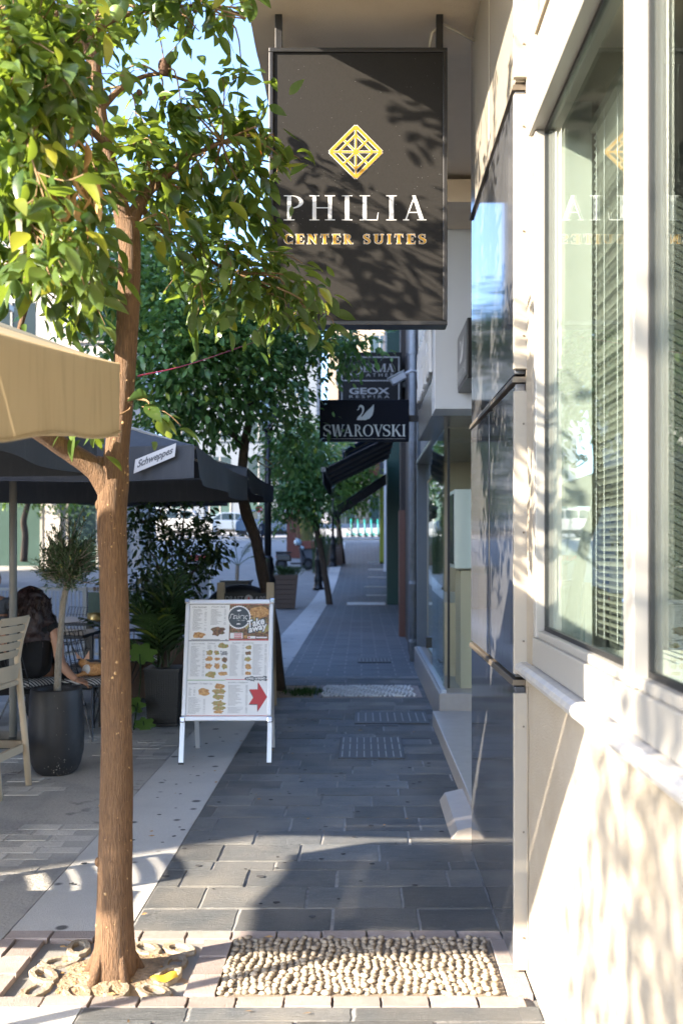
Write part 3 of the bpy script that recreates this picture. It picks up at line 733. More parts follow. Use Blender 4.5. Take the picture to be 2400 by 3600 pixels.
def stick(mb, polys, fn, d0=.001, step=.00004):      # polygons in (x, z) laid on a plate; fn(x, z, depth) gives the point
    for i, q in enumerate(polys):
        n = len(q); A = sum(q[k][0]*q[(k+1) % n][1]-q[(k+1) % n][0]*q[k][1] for k in range(n))
        if A < 0: q = q[::-1]
        mb.poly([fn(x, z, d0+step*(i % 23)) for x, z in q])
    return mb
def ftext(s, shear=0, bold=0):                       # outline text from the built-in font, unit box polygons
    cu = bpy.data.curves.new('t', 'FONT'); cu.body = s; cu.size = 1; cu.shear = shear; cu.offset = bold; cu.resolution_u = 3
    o = bpy.data.objects.new('t', cu); C.objects.link(o)
    me = o.evaluated_get(bpy.context.evaluated_depsgraph_get()).to_mesh()
    out = [[(me.vertices[i].co.x, me.vertices[i].co.y) for i in p.vertices] for p in me.polygons]
    o.evaluated_get(bpy.context.evaluated_depsgraph_get()).to_mesh_clear()
    bpy.data.objects.remove(o); bpy.data.curves.remove(cu); return out

# ------------------------------------------------------------------ the tall black hanging sign
SY = 4.83
def sp(x, y): p = at(x, y, SY); return (p.x, p.z)
sg = thing('hanging_sign', 'tall black hanging sign with gold diamond emblem and white serif lettering', 'sign', (-.015, SY+.06, 2.62))
(sx0, sz1), (sx1, sz0) = sp(945, 166), sp(1572, 1142)
MB().box(sx0+.004, sx1-.004, SY+.012, SY+.10, sz0+.004, sz1-.004).build('panel', M['sign_black'], sg)
fw = .021
for nm, a in (('frame_bar', (sx0, sx1, sz1-fw, sz1)), ('frame_bar', (sx0, sx1, sz0, sz0+fw)), ('frame_bar', (sx0, sx0+fw, sz0+fw, sz1-fw)), ('frame_bar', (sx1-fw, sx1, sz0+fw, sz1-fw))):
    MB().box(a[0], a[1], SY, SY+.115, a[2], a[3]).build(nm, M['black_metal'], sg, bevel=.003)
for x in (981, 1543):
    a = at(x, 100, SY+.05); hb = MB().box(a.x-.017, a.x+.017, SY+.02, SY+.055, sz1-.02, 4.149).build('hanger', M['black_metal'], sg, bevel=.002)
    MB().box(a.x-.018, a.x+.018, SY-.03, SY+.10, 4.135, 4.148).build('flange', M['black_metal'], hb)
    MB().lathe([(.010, 0), (.010, .006), (.004, .009)], (0,0,0), 8).build('bolt', M['chrome'], hb)
    bo = hb.children[-1]; bo.location = Vector((a.x, SY+.019, 4.11))-wloc(hb); bo.rotation_euler = (R(90), 0, 0)
    for v in bo.data.vertices: v.co += wloc(hb)
fn = lambda x, z, d: (x, SY+.012-d, z)
wl = MB()
for ch, x0, x1 in zip('PHILIA', (997,1087,1201,1263,1357,1416), (1066,1177,1238,1330,1394,1499)):
    S, h, s = (.15, .045, .10)
    gl = {'I': .115}.get(ch, .14)
    a, b = sp(x0, 772), sp(x1, 684)
    stick(MB(), fit(glyph(ch, .135 if ch != 'I' else .16, .036, .11), a[0], b[0], a[1], b[1]), fn, .0012).build('letter', M['white_letter'], sg)
ow, og = MB(), MB()
for ch, c0, c1 in zip('CENTERSUITES', (272,348,423,510,585,660,787,855,942,990,1068,1145), (328,403,488,562,640,720,833,918,968,1045,1125,1195)):
    a, b = sp(850+c0*.5421, 855), sp(850+c1*.5421, 821)
    gl = fit(glyph(ch, .24, .075, .07), a[0], b[0], a[1], b[1])
    ol_ = stick(MB(), [inflate(q, .0018) for q in gl], fn, .0008).build('letter_outline', M['white_letter'], sg); stick(MB(), gl, fn, .0022).build('letter', M['gold'], ol_)
# diamond emblem
ex, ez = sp(1250, 531); hd = 97*SY/FP
def seg(p, q, w):
    d = math.hypot(q[0]-p[0], q[1]-p[1]); nx, ny = -(q[1]-p[1])/d*w/2, (q[0]-p[0])/d*w/2
    return [(p[0]+nx, p[1]+ny), (q[0]+nx, q[1]+ny), (q[0]-nx, q[1]-ny), (p[0]-nx, p[1]-ny)]
def pt(u, v): return (ex+u*hd, ez+v*hd)
em = []
for k, w in ((.93, .0145), (.62, .009)):
    c = [pt(0,k), pt(k,0), pt(0,-k), pt(-k,0)]
    for i in range(4): em.append(seg(c[i], c[(i+1) % 4], w))
for a, b in ((pt(0,.93), pt(0,-.93)), (pt(-.93,0), pt(.93,0)), (pt(-.465,.465), pt(.465,-.465)), (pt(-.465,-.465), pt(.465,.465))): em.append(seg(a, b, .008))
stick(ow, [inflate(q, .0022) for q in em], fn, .0008); stick(og, em, fn, .0022)
ol_ = ow.build('emblem_outline', M['white_letter'], sg); og.build('emblem', M['gold'], ol_)
# dust specks on the sunlit face
ds = MB()
for i in range(140):
    x = rng.uniform(sx0+.05, sx1-.03); z = rng.uniform(3.1, sz1-.05); r_ = rng.uniform(.0005, .0013)
    ds.poly([fn(x-r_, z, .0004), fn(x, z-r_, .0004), fn(x+r_, z, .0004), fn(x, z+r_, .0004)])
stuff(ds.build('dust_specks', M['grey_letter'], sg))

# ------------------------------------------------------------------ jewellery shop with fascia, glass front and steps
shop = thing('jewellery_shop', 'shop with pale grey fascia, glass front and marble steps behind dark panels', 'building', (.9, 9, 0))
MB().box(.564, 4, 7.60, 8.0, 2.61, 4.13).build('fascia_front', M['grey_fascia'], shop)
MB().box(.558, .5635, 7.598, 7.64, 2.60, 4.13).build('corner_trim', M['white_paint'], shop)
MB().box(.564, .76, 8.002, 9.9, 2.61, 6).build('fascia_side', M['grey_fascia2'], shop)
MB().box(.70, 4, 8.0, 12.9, 2.62, 2.66).build('canopy_soffit', M['grey_fascia2'], shop)
MB().box(.761, 4, 8.0, 12.9, 2.70, 9).build('upper_wall', M['blue_grey'], shop)
MB().box(.562, 3, 7.0, 7.6, 3.98, 4.14).build('lintel', M['soffit'], shop)
MB().box(.62, 3, 5.10, 8.72, -.02, .12).build('lower_step', M['step_marble'], shop, bevel=.008)
MB().hexa([(.475, 5.28, .0), (.62, 5.28, .0), (.62, 6.1, .0), (.475, 6.1, .0), (.51, 5.28, .05), (.62, 5.28, .075), (.62, 6.1, .075), (.51, 6.1, .05)]).build('marble_ramp', M['step_marble'], shop, bevel=.003)
MB().box(.68, 3, 8.73, 12.88, -.02, .27).build('upper_step', M['step_marble'], shop, bevel=.008)
MB().box(.70, .745, 8.74, 12.6, .2705, .30).build('threshold', M['grey_fascia'], shop)
# glazing
def pane(n, x0, x1, y0, y1, z0, z1, mt='glass2'): return MB().box(x0, x1, y0, y1, z0, z1).build(n, M[mt], shop)
pane('glass_pane', .775, 2.2, 8.86, 8.872, .30, 2.61)
pane('glass_pane', .728, .740, 8.90, 10.3, .31, 2.60)
gd = pane('glass_door', .79, .802, 10.35, 11.9, .33, 2.32)
pane('glass_pane', .80, .812, 10.3, 12.5, 2.36, 2.61)
MB().box(.77, .83, 10.3, 10.46, 2.24, 2.33).build('door_clamp', M['chrome'], gd); MB().box(.795, .803, 10.36, 10.40, 2.33, 2.5).build('door_pivot', M['chrome'], gd)
MB().box(.77, .83, 10.3, 10.5, .33, .42).build('door_clamp', M['chrome'], gd); MB().box(.74, .80, 11.4, 11.6, .40, .52).build('door_lock', M['black_metal'], gd)
MB().box(.765, .785, 8.85, 8.885, .30, 2.61).build('mullion', M['black_metal'], shop)
MB().box(2.2, 2.3, 8.9, 12.9, .27, 2.62).build('inner_wall', M['beige_int'], shop)
MB().box(.83, 2.2, 12.5, 12.6, .27, 2.62).build('back_wall', M['beige_int'], shop)
MB().box(.83, 1.6, 9.9, 12.4, .271, 1.0).build('counter', M['beige_int'], shop)
MB().box(.845, 1.5, 9.02, 9.6, 1.36, 2.08).build('display_cabinet', M['white_box'], shop, bevel=.006)
MB().box(.90, 1.5, 9.05, 9.55, .271, 1.34).build('cabinet_plinth', M['beige_int'], shop)
MB().box(.835, .844, 9.1, 9.55, 1.40, 2.04).build('cabinet_glass', M['dark_glass'], shop)
MB().box(.72, 1.3, 12.9, 13.05, 0, 3.2).build('pilaster', M['blue_grey'], shop, bevel=.005)
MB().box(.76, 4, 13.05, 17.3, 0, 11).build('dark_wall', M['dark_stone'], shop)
MB().box(.69, .76, 14.3, 14.9, 0, 9).build('navy_pilaster', M['navy_paint'], shop)
MB().box(.66, .78, 17.31, 17.8, 0, 2.2).build('stone_pier', M['brown_stone'], shop)
MB().box(.68, .78, 17.31, 17.8, 2.2, 9).build('stone_pier', M['dark_stone'], shop)
pipe = MB().tube([(.705, 13.65, 0), (.705, 13.65, 8)], .048, 12)
pp = tag(pipe.build('downpipe', M['pipe'], None, True), 'pale grey downpipe running down the shop wall', 'pipe')
for z in (.25, 1.05, 3.0, 4.2): MB().tube([(.705, 13.65, z), (.705, 13.65, z+.04)], .056, 12).build('bracket', M['pipe'], pp)
# projecting letters on the side fascia (edge-on from the street)
lt = thing('fascia_lettering', 'big white raised letters along the dark side fascia of the shop', 'lettering', (.55, 8.8, 3.0))
yy = 9.75
for ch in 'SWAROVSKI':
    w = .14 if ch == 'I' else .21
    b = MB()
    for q in fit(glyph(ch, .17, .06, .07), 0, w*.86, 2.95, 3.42):
        b.prism([(.540, yy-w*.95+(w*.86-x), z) for x, z in q], (.02, 0, 0))
    b.build('letter', M['white_letter'], lt)
    MB().box(.558, .565, yy-w*.9, yy-w*.1, 2.90, 2.955).build('letter_mount', M['black_metal'], lt); yy -= w
# small box sign on the fascia front, its printed side towards the street
bx = thing('box_sign', 'small dark box sign with white bird emblem fixed to pale fascia', 'sign', (.78, 7.3, 2.73))
MB().box(.735, .86, 6.92, 7.598, 2.73, 3.15).build('box', M['black_metal'], bx, bevel=.004)
MB().box(.730, .7345, 6.94, 7.58, 2.76, 3.13).build('face', pm('box_sign_face', (.10,.105,.11), .35), bx)
f2 = lambda x, z, d: (.730-d, x, z)
bl = MB(); L = [.066, .1, .082, .07, .086, .08, .066, .082, .03]; X = 7.56
for ch, w in zip('SWAROVSKI', L):
    gl = fit(glyph(ch, .16, .05, .06), 0, w*.85, 2.79, 2.87); stick(bl, [[(X-x*.88, z) for x, z in q] for q in gl], f2, .001); X -= w*.9
SWAN = [(0,0),(.05,.18),(.22,.36),(.30,.50),(.32,.68),(.27,.80),(.18,.83),(.12,.76),(.09,.70),(.03,.66),(.02,.60),(.10,.64),(.14,.66),(.10,.72),(.12,.88),(.22,.96),(.34,.93),(.43,.80),(.43,.62),(.36,.42),(.28,.30),(.26,.22),(.30,.20),(.38,.30),(.55,.52),(.80,.78),(1.0,1.0),(.98,.60),(.90,.30),(.74,.10),(.50,.0)]
def tri(poly):                                        # triangulate a simple polygon for flat print
    bm = bmesh.new(); f = bm.faces.new([bm.verts.new((x, y, 0)) for x, y in poly]); bmesh.ops.triangulate(bm, faces=[f])
    out = [[(v.co.x, v.co.y) for v in q.verts] for q in bm.faces]; bm.free(); return out
stick(bl, [[(7.40-x*.26, 2.91+z*.17) for x, z in q] for q in tri(SWAN)], f2, .001)
bl.build('lettering', M['white_letter'], bx)
# hanging sign of the jewellery shop
Y2 = 11.0
def p2(x, y, Y=Y2): p = at(x, y, Y); return (p.x, p.z)
hs = thing('shop_sign', 'dark navy hanging sign with white swan emblem over serif capitals', 'sign', (.05, Y2+.08, 2.73))
(a0, a1), (b0, b1) = p2(1123, 1549), p2(1437, 1405)
MB().box(a0, b0, Y2, Y2+.16, a1, b1).build('box', M['navy_sign'], hs, bevel=.006)
MB().box(b0, .77, Y2+.05, Y2+.11, 2.95, 3.02).build('arm', M['black_metal'], hs)
MB().box(a0+.03, b0-.04, Y2-.006, Y2-.001, a1+.018, a1+.022).build('edge_line', M['grey_letter'], hs)
f3 = lambda x, z, d: (x, Y2-d, z)
b = MB()
for ch, c0, c1 in zip('SWAROVSKI', (428,515,648,768,864,975,1083,1177,1296), (512,660,757,862,976,1084,1166,1292,1330)):
    q0, q1 = p2(1000+c0*.3189, 1534), p2(1000+c1*.3189, 1493)
    stick(b, fit(glyph(ch, .155, .055, .07), q0[0], q1[0], q0[1], q1[1]), f3, .002)
q0, q1 = p2(1000+795*.3189, 1150+1025*.3189), p2(1000+985*.3189, 1150+850*.3189)
stick(b, [[(q0[0]+x*(q1[0]-q0[0]), q0[1]+z*(q1[1]-q0[1])) for x, z in q] for q in tri(SWAN)], f3, .002)
b.build('lettering', pm('pale_lettering', (.50,.55,.57), .4, .03), hs)
# shoe shop sign farther along
Y3 = 17.0
hs = thing('shop_sign', 'black two-panel hanging sign with pale border half hidden by leaves', 'sign', (.1, Y3+.1, 4.0))
(a0, a1), (b0, b1) = p2(1188, 1425, Y3), p2(1412, 1238, Y3)
MB().box(a0, b0, Y3, Y3+.2, a1, b1).build('box', M['sign_dark'], hs, bevel=.008)
MB().box(b0, .8, Y3+.08, Y3+.14, 4.3, 4.38).build('arm', M['black_metal'], hs)
f4 = lambda x, z, d: (x, Y3-d, z)
b = MB()
for c in ((625,325,1265,338), (625,338,637,845), (1252,338,1265,845), (637,585,1252,596)):
    q0, q1 = p2(1000+c[0]*.3189, 1150+c[3]*.3189, Y3), p2(1000+c[2]*.3189, 1150+c[1]*.3189, Y3)
    stick(b, [rect(q0[0], q0[1], q1[0], q1[1])], f4, .002)
for ch, c0, c1 in zip('DERMA', (690,868,930,1010,1120), (860,925,1012,1118,1212)):
    q0, q1 = p2(1000+c0*.3189, 1150+(495 if ch != 'D' else 535)*.3189, Y3), p2(1000+c1*.3189, 1150+405*.3189, Y3)
    stick(b, fit(glyph(ch, .18, .06, .07), q0[0], q1[0], q0[1], q1[1]), f4, .003)
for tx, c, bo in (('GEOX', (712,668,1155,740), .03), ('RESPIRA', (712,752,1155,782), 0), ('LEATHER', (790,510,1205,545), 0)):
    q0, q1 = p2(1000+c[0]*.3189, 1150+c[3]*.3189, Y3), p2(1000+c[2]*.3189, 1150+c[1]*.3189, Y3)
    stick(b, fit(ftext(' '.join(tx) if len(tx) > 4 else tx, 0, bo), q0[0], q1[0], q0[1], q1[1]), f4, .003)
b.build('lettering', M['grey_letter'], hs)
# security camera
cc = thing('security_camera', 'white security camera on a short wall arm above the swan sign', 'camera', (.55, 12, 3.6))
rot = Matrix.Rotation(R(-28), 3, 'Y')
q = at(1400, 1330, 12)
bm_ = MB()
for s_ in (-1, 1): pass
bm_.hexa([q+rot @ Vector(v) for v in ((-.10,-.05,-.045),(.09,-.05,-.045),(.09,.05,-.045),(-.10,.05,-.045),(-.10,-.05,.045),(.09,-.05,.045),(.09,.05,.045),(-.10,.05,.045))]); bm_.build('housing', M['white_paint'], cc, bevel=.012)
MB().tube([q+Vector((.07,0,.05)), q+Vector((.15,0,.09)), q+Vector((.30,.1,.09))], .018, 8).build('arm', M['white_paint'], cc, True)
hb = MB().hexa([q+rot @ Vector(v) for v in ((-.125,-.06,.046),(.10,-.06,.046),(.10,.06,.046),(-.125,.06,.046),(-.125,-.06,.055),(.10,-.06,.055),(.10,.06,.055),(-.125,.06,.055))]).build('hood', M['white_paint'], cc)
# green portal and shops farther along
gp = thing('green_portal', 'bottle green painted shopfront pillar rising from the pavement', 'pillar', (.9, 27.2, 0))
MB().box(.70, 1.08, 27, 27.6, 0, 9).build('pillar', M['green_paint'], gp); MB().box(.685, .70, 27.1, 27.5, 0, 9).build('moulding', M['green_paint'], gp)
MB().box(1.06, 1.075, 26.93, 26.999, .95, 1.0).build('handle', M['silver'], gp)
rt = thing('far_shop_row', 'row of dark shop buildings receding along the right of the street', 'building', (1.2, 30, 0))
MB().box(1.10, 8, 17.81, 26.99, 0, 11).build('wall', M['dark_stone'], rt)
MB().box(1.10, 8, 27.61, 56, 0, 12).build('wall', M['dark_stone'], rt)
for Y in (19, 21, 23, 25): MB().box(1.085, 1.099, Y, Y+1.5, .4, 2.7).build('shop_window', M['dark_glass'], rt)
wp = thing('white_pilaster', 'white painted shopfront pilaster beyond the green pillar', 'pillar', (1.0, 43, gz(43)))
MB().box(.98, 1.10, 43, 43.4, gz(43)-.1, 6).build('shaft', M['white_paint'], wp); MB().box(.96, 1.10, 42.98, 43.42, gz(43)-.1, gz(43)+.3).build('plinth', M['white_paint'], wp)
lp = thing('lime_pilaster', 'lime yellow painted pillar beyond the white pilaster', 'pillar', (.95, 47, gz(47)))
MB().box(.86, 1.10, 47, 47.5, gz(47)-.1, 5.0).build('shaft', M['lime_paint'], lp); MB().box(.86, 1.09, 47, 47.5, 5.0, 7).build('head', M['navy_paint'], lp)
MB().box(.2, 1.09, 50, 50.5, 5.2, 6.6).build('red_board', M['rust_wall'], lp)
# awnings over the pavement
def awning(name, label, pts, mtop, munder, ribs_=4):
    t = thing(name, label, 'awning', (.7, (pts[0][1]+pts[1][1])/2, pts[0][2]), 'awnings along the right side')
    a, b, c, d = [Vector(p) for p in pts]          # wall near, wall far, front far, front near
    MB().hexa([a, b, c, d, a+Vector((0,0,.02)), b+Vector((0,0,.02)), c+Vector((0,0,.02)), d+Vector((0,0,.02))]).build('cloth', munder, t)
    MB().bar(c, d, .09, .09).build('front_bar', M['grey_pole'], t)
    MB().hexa([d+Vector((-.02,0,-.30)), c+Vector((-.02,0,-.30)), c+Vector((0,0,-.30)), d+Vector((0,0,-.30)), d+Vector((-.02,0,0)), c+Vector((-.02,0,0)), c, d]).build('valance', mtop, t)
    for i in range(ribs_):
        u = (i+.5)/ribs_; p = a.lerp(b, u)+Vector((0,0,-.05)); q_ = d.lerp(c, u)+Vector((0,0,-.05)); MB().bar(p, q_, .05, .05).build('arm', M['grey_pole'], t)
awning('awning', 'large charcoal folding awning stretched over the pavement past the hanging signs', [(.72,21,3.95),(.72,26.5,3.95),(-.80,26.5,3.2),(-.80,21,3.2)], M['grey_fabric'], M['grey_fabric'])
awning('awning', 'brown grey lower awning beyond the large charcoal one', [(1.1,30,4.0),(1.1,36,4.0),(-.80,36,2.75),(-.80,30,2.75)], M['grey_fabric'], M['grey_fabric'])
awning('awning', 'blue edged awning above the charcoal one', [(.72,27.7,4.9),(.72,31,4.9),(-.5,31,4.25),(-.5,27.7,4.25)], M['blue_fabric'], M['blue_fabric'], 2)

# ------------------------------------------------------------------ menu board (A-frame)
ab = thing('menu_board', 'silver framed A-board with white food menu poster and red arrow', 'A-board', (-.975, 7.12, 0))
pan = MB()
pan.box(-.30, .30, .004, .016, .335, 1.165)
pan = pan.build('panel', M['paper'], ab, local=True); pan.rotation_euler = (R(-13), 0, 0)
for a in ((-.325,.325,1.16,1.195),(-.325,.325,.305,.34),(-.325,-.293,.34,1.16),(.293,.325,.34,1.16)):
    MB().box(a[0], a[1], -.006, .02, a[2], a[3]).build('frame_bar', M['silver'], pan, local=True, bevel=.006)
for x in (-.315, .315):
    for z in (.315, 1.185): MB().box(x-.02, x+.02, -.010, .021, z-.02, z+.02).build('corner_cap', M['chrome'], pan, local=True, bevel=.007)
    MB().box(x-.016, x+.016, .0, .02, -.004, .304).build('front_leg', M['silver'], pan, local=True)
    MB().box(x-.018, x+.018, -.002, .022, -.004, .012).build('foot', M['gasket'], pan, local=True)
bk = MB().box(-.30, .30, .0, .012, .335, 1.15).build('rear_panel', M['silver'], ab, local=True); bk.location = (0, .60, 0); bk.rotation_euler = (R(13), 0, 0)
for x in (-.29, .29): MB().box(x-.016, x+.016, -.02, .0, 0, 1.15).build('rear_leg', M['silver'], bk, local=True)
def LB(cx, cy): return (-.297+(cx-140)/970*.594, .335+(1570-cy)/1355*.83)
fb = lambda x, z, d: (x, .004-d, z)
def pr(name, mat, polys, d=.001): stick(MB(), polys, fb, d, .000012).build(name, mat, pan, local=True)
def br(x0, y0, x1, y1): a, b = LB(x0, y1), LB(x1, y0); return rect(a[0], a[1], b[0], b[1])
def blob(cx, cy, rx, ry, n=14, wob=.12, seed=1):
    q = random.Random(seed); o = []
    for k in range(n):
        a = 2*math.pi*k/n; w = 1+wob*(q.random()-.5)*2; o.append(LB(cx+rx*w*math.cos(a), cy-ry*w*math.sin(a)))
    return o
def tx(s, x0, y0, x1, y1, shear=.25, bold=0):
    a, b = LB(x0, y1), LB(x1, y0); return fit(ftext(s, shear, bold), a[0], b[0], a[1], b[1])
pr('photo_print', M['food_dark'], [br(627, 228, 1108, 650)], .0005)
pr('red_print', M['red'], [br(627, 214, 1108, 227), br(627, 651, 1108, 664), br(600, 1128, 1112, 1135), br(140, 1553, 1112, 1559)], .0006)
pr('red_print', M['red'], [[LB(888,1247), LB(990,1247), LB(990,1160), LB(1100,1336), LB(993,1505), LB(990,1420), LB(888,1420), LB(940,1336)]], .0009) if False else None
AR = [(888,1247),(990,1247),(990,1160),(1100,1336),(993,1505),(990,1420),(888,1420),(940,1336)]
pr('arrow_shadow', M['ink'], tri([LB(x-5, y+10) for x, y in AR]), .0006)
pr('arrow', M['red'], tri([LB(*p) for p in AR]), .0014)
pr('dark_print', M['ink'], [br(140, 662, 627, 672), br(140, 214, 627, 228)], .0006)
pr('green_print', M['green_line'], [br(140, 1135, 600, 1142)], .0006)
pr('burger_photo', M['food_brown'], [blob(985, 320, 120, 70, 18, .05, 3)], .0011); pr('burger_photo', M['food_mix'], [blob(960, 480, 150, 100, 18, .2, 4)], .0009)
# scalloped badge
bd = []
for k in range(64):
    a = 2*math.pi*k/64; w = 1+.035*math.cos(a*32); bd.append(LB(740+142*w*math.cos(a), 383-142*w*math.sin(a)))
pr('badge_rim', M['paper'], [bd], .0016)
pr('badge', M['badge'], [blob(740, 383, 127, 127, 40, 0)], .0024)
wt = tx('Γεύσις', 630, 340, 850, 415, .3, .0)+tx('στη στοά', 718, 412, 810, 432, .1)+[blob(740, 300, 22, 12, 8, .3, 2), blob(740, 465, 22, 8, 8, .3, 5)]
pr('badge_lettering', M['paper'], wt, .0032)
def tilt(polys, cx, cy, ang):
    c = LB(cx, cy); ca, sa = math.cos(R(ang)), math.sin(R(ang)); return [[(c[0]+(x-c[0])*ca-(z-c[1])*sa, c[1]+(x-c[0])*sa+(z-c[1])*ca) for x, z in q] for q in polys]
ta = tilt(tx('Take', 845, 400, 1050, 490, .2, .03), 950, 445, 14)+tilt(tx('away', 860, 490, 1090, 570, .2, .03), 975, 530, 14)
pr('slogan_shadow', M['badge'], [inflate(q, .006) for q in ta], .0030)
pr('slogan', M['paper'], ta, .0040)
ts = tilt(tx('Take', 530, 785, 610, 820, .2, .02)+tx('away', 535, 818, 622, 850, .2, .02), 575, 815, 8)
pr('slogan_small', M['badge'], ts, .0020)
st = tx('στη στοά', 850, 1100, 1078, 1138, .05, .05)
pr('slogan_shadow', M['badge'], [inflate(q, .006) for q in st], .0012); pr('slogan', M['paper'], st, .0022)
heads = tx('Club Sandwich', 178, 246, 348, 270, .35)+tx('Γεύσεις', 405, 244, 580, 268, .35)+tx('Σφολιατοειδή', 178, 692, 340, 714, .3)+tx('Σαλάτες', 373, 690, 470, 712, .3)+tx('Sandwich • Προτάσεις', 668, 682, 930, 706, .35)+tx('Sandwich • Το δικό σας', 162, 1166, 448, 1192, .35)+tx('Καφέδες • Ροφήματα', 636, 1154, 872, 1178, .35)
pr('headings', M['ink'], heads, .0008)
q = random.Random(5); ln = []
def lines(x0, x1, y0, y1, dy, price=True):
    y = y0
    while y < y1:
        w = q.uniform(.45, .95); ln.append(br(x0, y, x0+(x1-x0-40)*w, y+dy*.32))
        if price and q.random() < .8: ln.append(br(x1-26, y, x1, y+dy*.32))
        y += dy
for a in ((185,352,285,545,11.5),(402,586,285,470,11.5),(175,344,730,1090,10.5),(372,480,722,765,10),(646,815,716,1085,10.5),(918,1086,712,1075,10.5),(168,250,1228,1325,11),(168,372,1340,1530,10.5),(638,870,1196,1440,9.5),(638,870,1455,1525,9.5),(175,610,648,660,30)): lines(*a)
pr('menu_lines', M['ink_grey'], ln, .0007)
for i, (cx, cy, rx, ry, m_) in enumerate(((265,598,82,44,'food_brown'),(492,552,98,65,'food_dark'),(556,728,66,38,'food_mix'),(402,808,50,36,'food_mix'),(490,812,36,38,'food_mix'),(398,886,48,32,'food_brown'),(494,886,38,22,'food_brown'),(582,896,46,40,'food_dark'),(395,972,50,42,'food_brown'),(496,970,42,42,'food_brown'),(584,976,40,34,'food_mix'),(425,1074,72,46,'food_mix'),(568,1060,60,32,'food_brown'),
    (864,748,44,30,'food_mix'),(864,818,44,27,'food_dark'),(864,890,44,34,'food_mix'),(864,978,46,40,'food_brown'),(864,1058,44,24,'food_brown'),(345,1275,80,52,'food_brown'),(528,1215,72,40,'food_brown'),(526,1275,86,36,'food_mix'),(526,1340,84,38,'food_mix'),(526,1410,86,38,'food_mix'),(526,1470,86,34,'food_mix'),(528,1510,66,22,'food_brown'))):
    pr('food_photo', M[m_], [blob(cx, cy, rx*.85, ry*.85, 16, .28, i)], .0009+.00006*i)
pr('info_box', M['paper'], [br(640, 572, 792, 640), br(852, 612, 946, 640)], .0028); pr('info_box', M['food_brown'], [br(806, 602, 845, 640)], .0028)
pr('info_lines', M['red'], [br(688, 580, 782, 592), br(688, 603, 782, 615), br(688, 625, 782, 636), br(860, 618, 880, 634)], .0034)
pr('info_lines', M['paper'], [br(955, 620, 1085, 636)], .0034)
# chalkboard behind it
cbd = thing('chalkboard', 'tall wooden A-frame chalkboard standing behind the menu poster', 'chalkboard', (-1.10, 9.3, 0))
cp = MB().box(-.25, .25, .0, .015, .40, 1.13).build('board', M['chalk'], cbd, local=True); cp.rotation_euler = (R(-9), 0, 0)
for x in (-.235, .235): MB().box(x-.035, x+.035, -.03, -.001, .0, 1.23).build('post', M['pale_wood'], cp, local=True, bevel=.003)
MB().box(-.20, .20, -.03, -.001, .40, .45).build('rail', M['pale_wood'], cp, local=True)
fc = lambda x, z, d: (x, -.002-d, z)
b = MB(); stick(b, fit(ftext('DRAFT', 0, 0), -.19, -.02, 1.055, 1.10), fc, .001); stick(b, fit(ftext('4.00', 0, 0), .09, .19, 1.055, 1.10), fc, .001)
b.build('chalk_writing', M['ink_grey'], cp, local=True)
c_ = MB(); stick(c_, [[(0.03+.04*math.cos(2*math.pi*k/20), 1.075+.04*math.sin(2*math.pi*k/20)) for k in range(20)]], fc, .001); c_.build('chalk_emblem', M['grey_letter'], cp, local=True)
c_ = MB(); stick(c_, [[(.015,1.06),(.045,1.06),(.03,1.10)]], fc, .0016); c_.build('chalk_emblem', M['red'], cp, local=True)
bk = MB().box(-.25, .25, .0, .02, .40, 1.13).build('rear_board', M['chalk'], cbd, local=True); bk.location = (0, .42, 0); bk.rotation_euler = (R(12), 0, 0)
for x in (-.235, .235): MB().box(x-.035, x+.035, .0205, .045, 0, 1.2).build('rear_post', M['pale_wood'], bk, local=True)

# ------------------------------------------------------------------ market umbrellas
def umbrella(label, x0, x1, y0, y1, zc, apex, mat, polexy, val=.2, group=None, dz=None, pole_r=.028, wavy=.02, sag=.03):
    t = thing('cafe_umbrella', label, 'umbrella', (polexy[0], polexy[1], 0), group)
    ax = Vector((polexy[0], polexy[1], apex)); cs = [Vector((x0,y0,zc)), Vector((x1,y0,zc)), Vector((x1,y1,zc)), Vector((x0,y1,zc))]
    if dz:
        for c, d in zip(cs, dz): c.z += d
    for i in range(4):
        a, b = cs[i], cs[(i+1) % 4]
        MB().grid(lambda u, v: a.lerp(b, u).lerp(ax, v)+Vector((0,0,-.05*math.sin(math.pi*v)-sag*math.sin(math.pi*u)*(1-v))), 10, 8).build('canopy_panel', mat, t, True)
        out = (b-a).cross(Vector((0,0,1))).normalized()
        def vf(u, v, a=a, b=b, out=out, i=i):
            p = a.lerp(b, u)+Vector((0,0,-sag*math.sin(math.pi*u)))
            return p+out*(wavy*v*math.sin(u*14+i*2)+.006)+Vector((0,0,-val*v*(1+.04*math.sin(u*9+i))))
        MB().grid(vf, 28, 5).build('valance', mat, t, True)
        MB().tube([vf(k/28, 1)+out*.004 for k in range(29)], .004, 5).build('hem', mat, t)
        MB().tube([a+Vector((0,0,-.02)), ax+Vector((0,0,-.06))], .012, 6).build('rib', M['grey_pole'], t)
        m = a.lerp(b, .5); MB().tube([m+Vector((0,0,-.05)), ax+Vector((0,0,-.09))], .010, 6).build('rib', M['grey_pole'], t)
    MB().tube([(polexy[0], polexy[1], .05), ax], pole_r, 12).build('pole', M['grey_pole'], t, True)
    MB().tube([ax+Vector((0,0,-.45)), ax+Vector((0,0,-.36))], pole_r*1.8, 12).build('hub', M['grey_pole'], t)
    MB().box(polexy[0]-.25, polexy[0]+.25, polexy[1]-.25, polexy[1]+.25, 0, .05).build('base_plate', M['black_metal'], t, bevel=.01)
    return t
umbrella('cream canvas umbrella with stained drooping valance in front of the big trunk', -3.95, -.752, 1.97, 3.08, 2.06, 2.72, M['cream_fabric'], (-2.4, 2.55), .215, None, (-.03, -.075, .06, .05), .028, .008, .004)
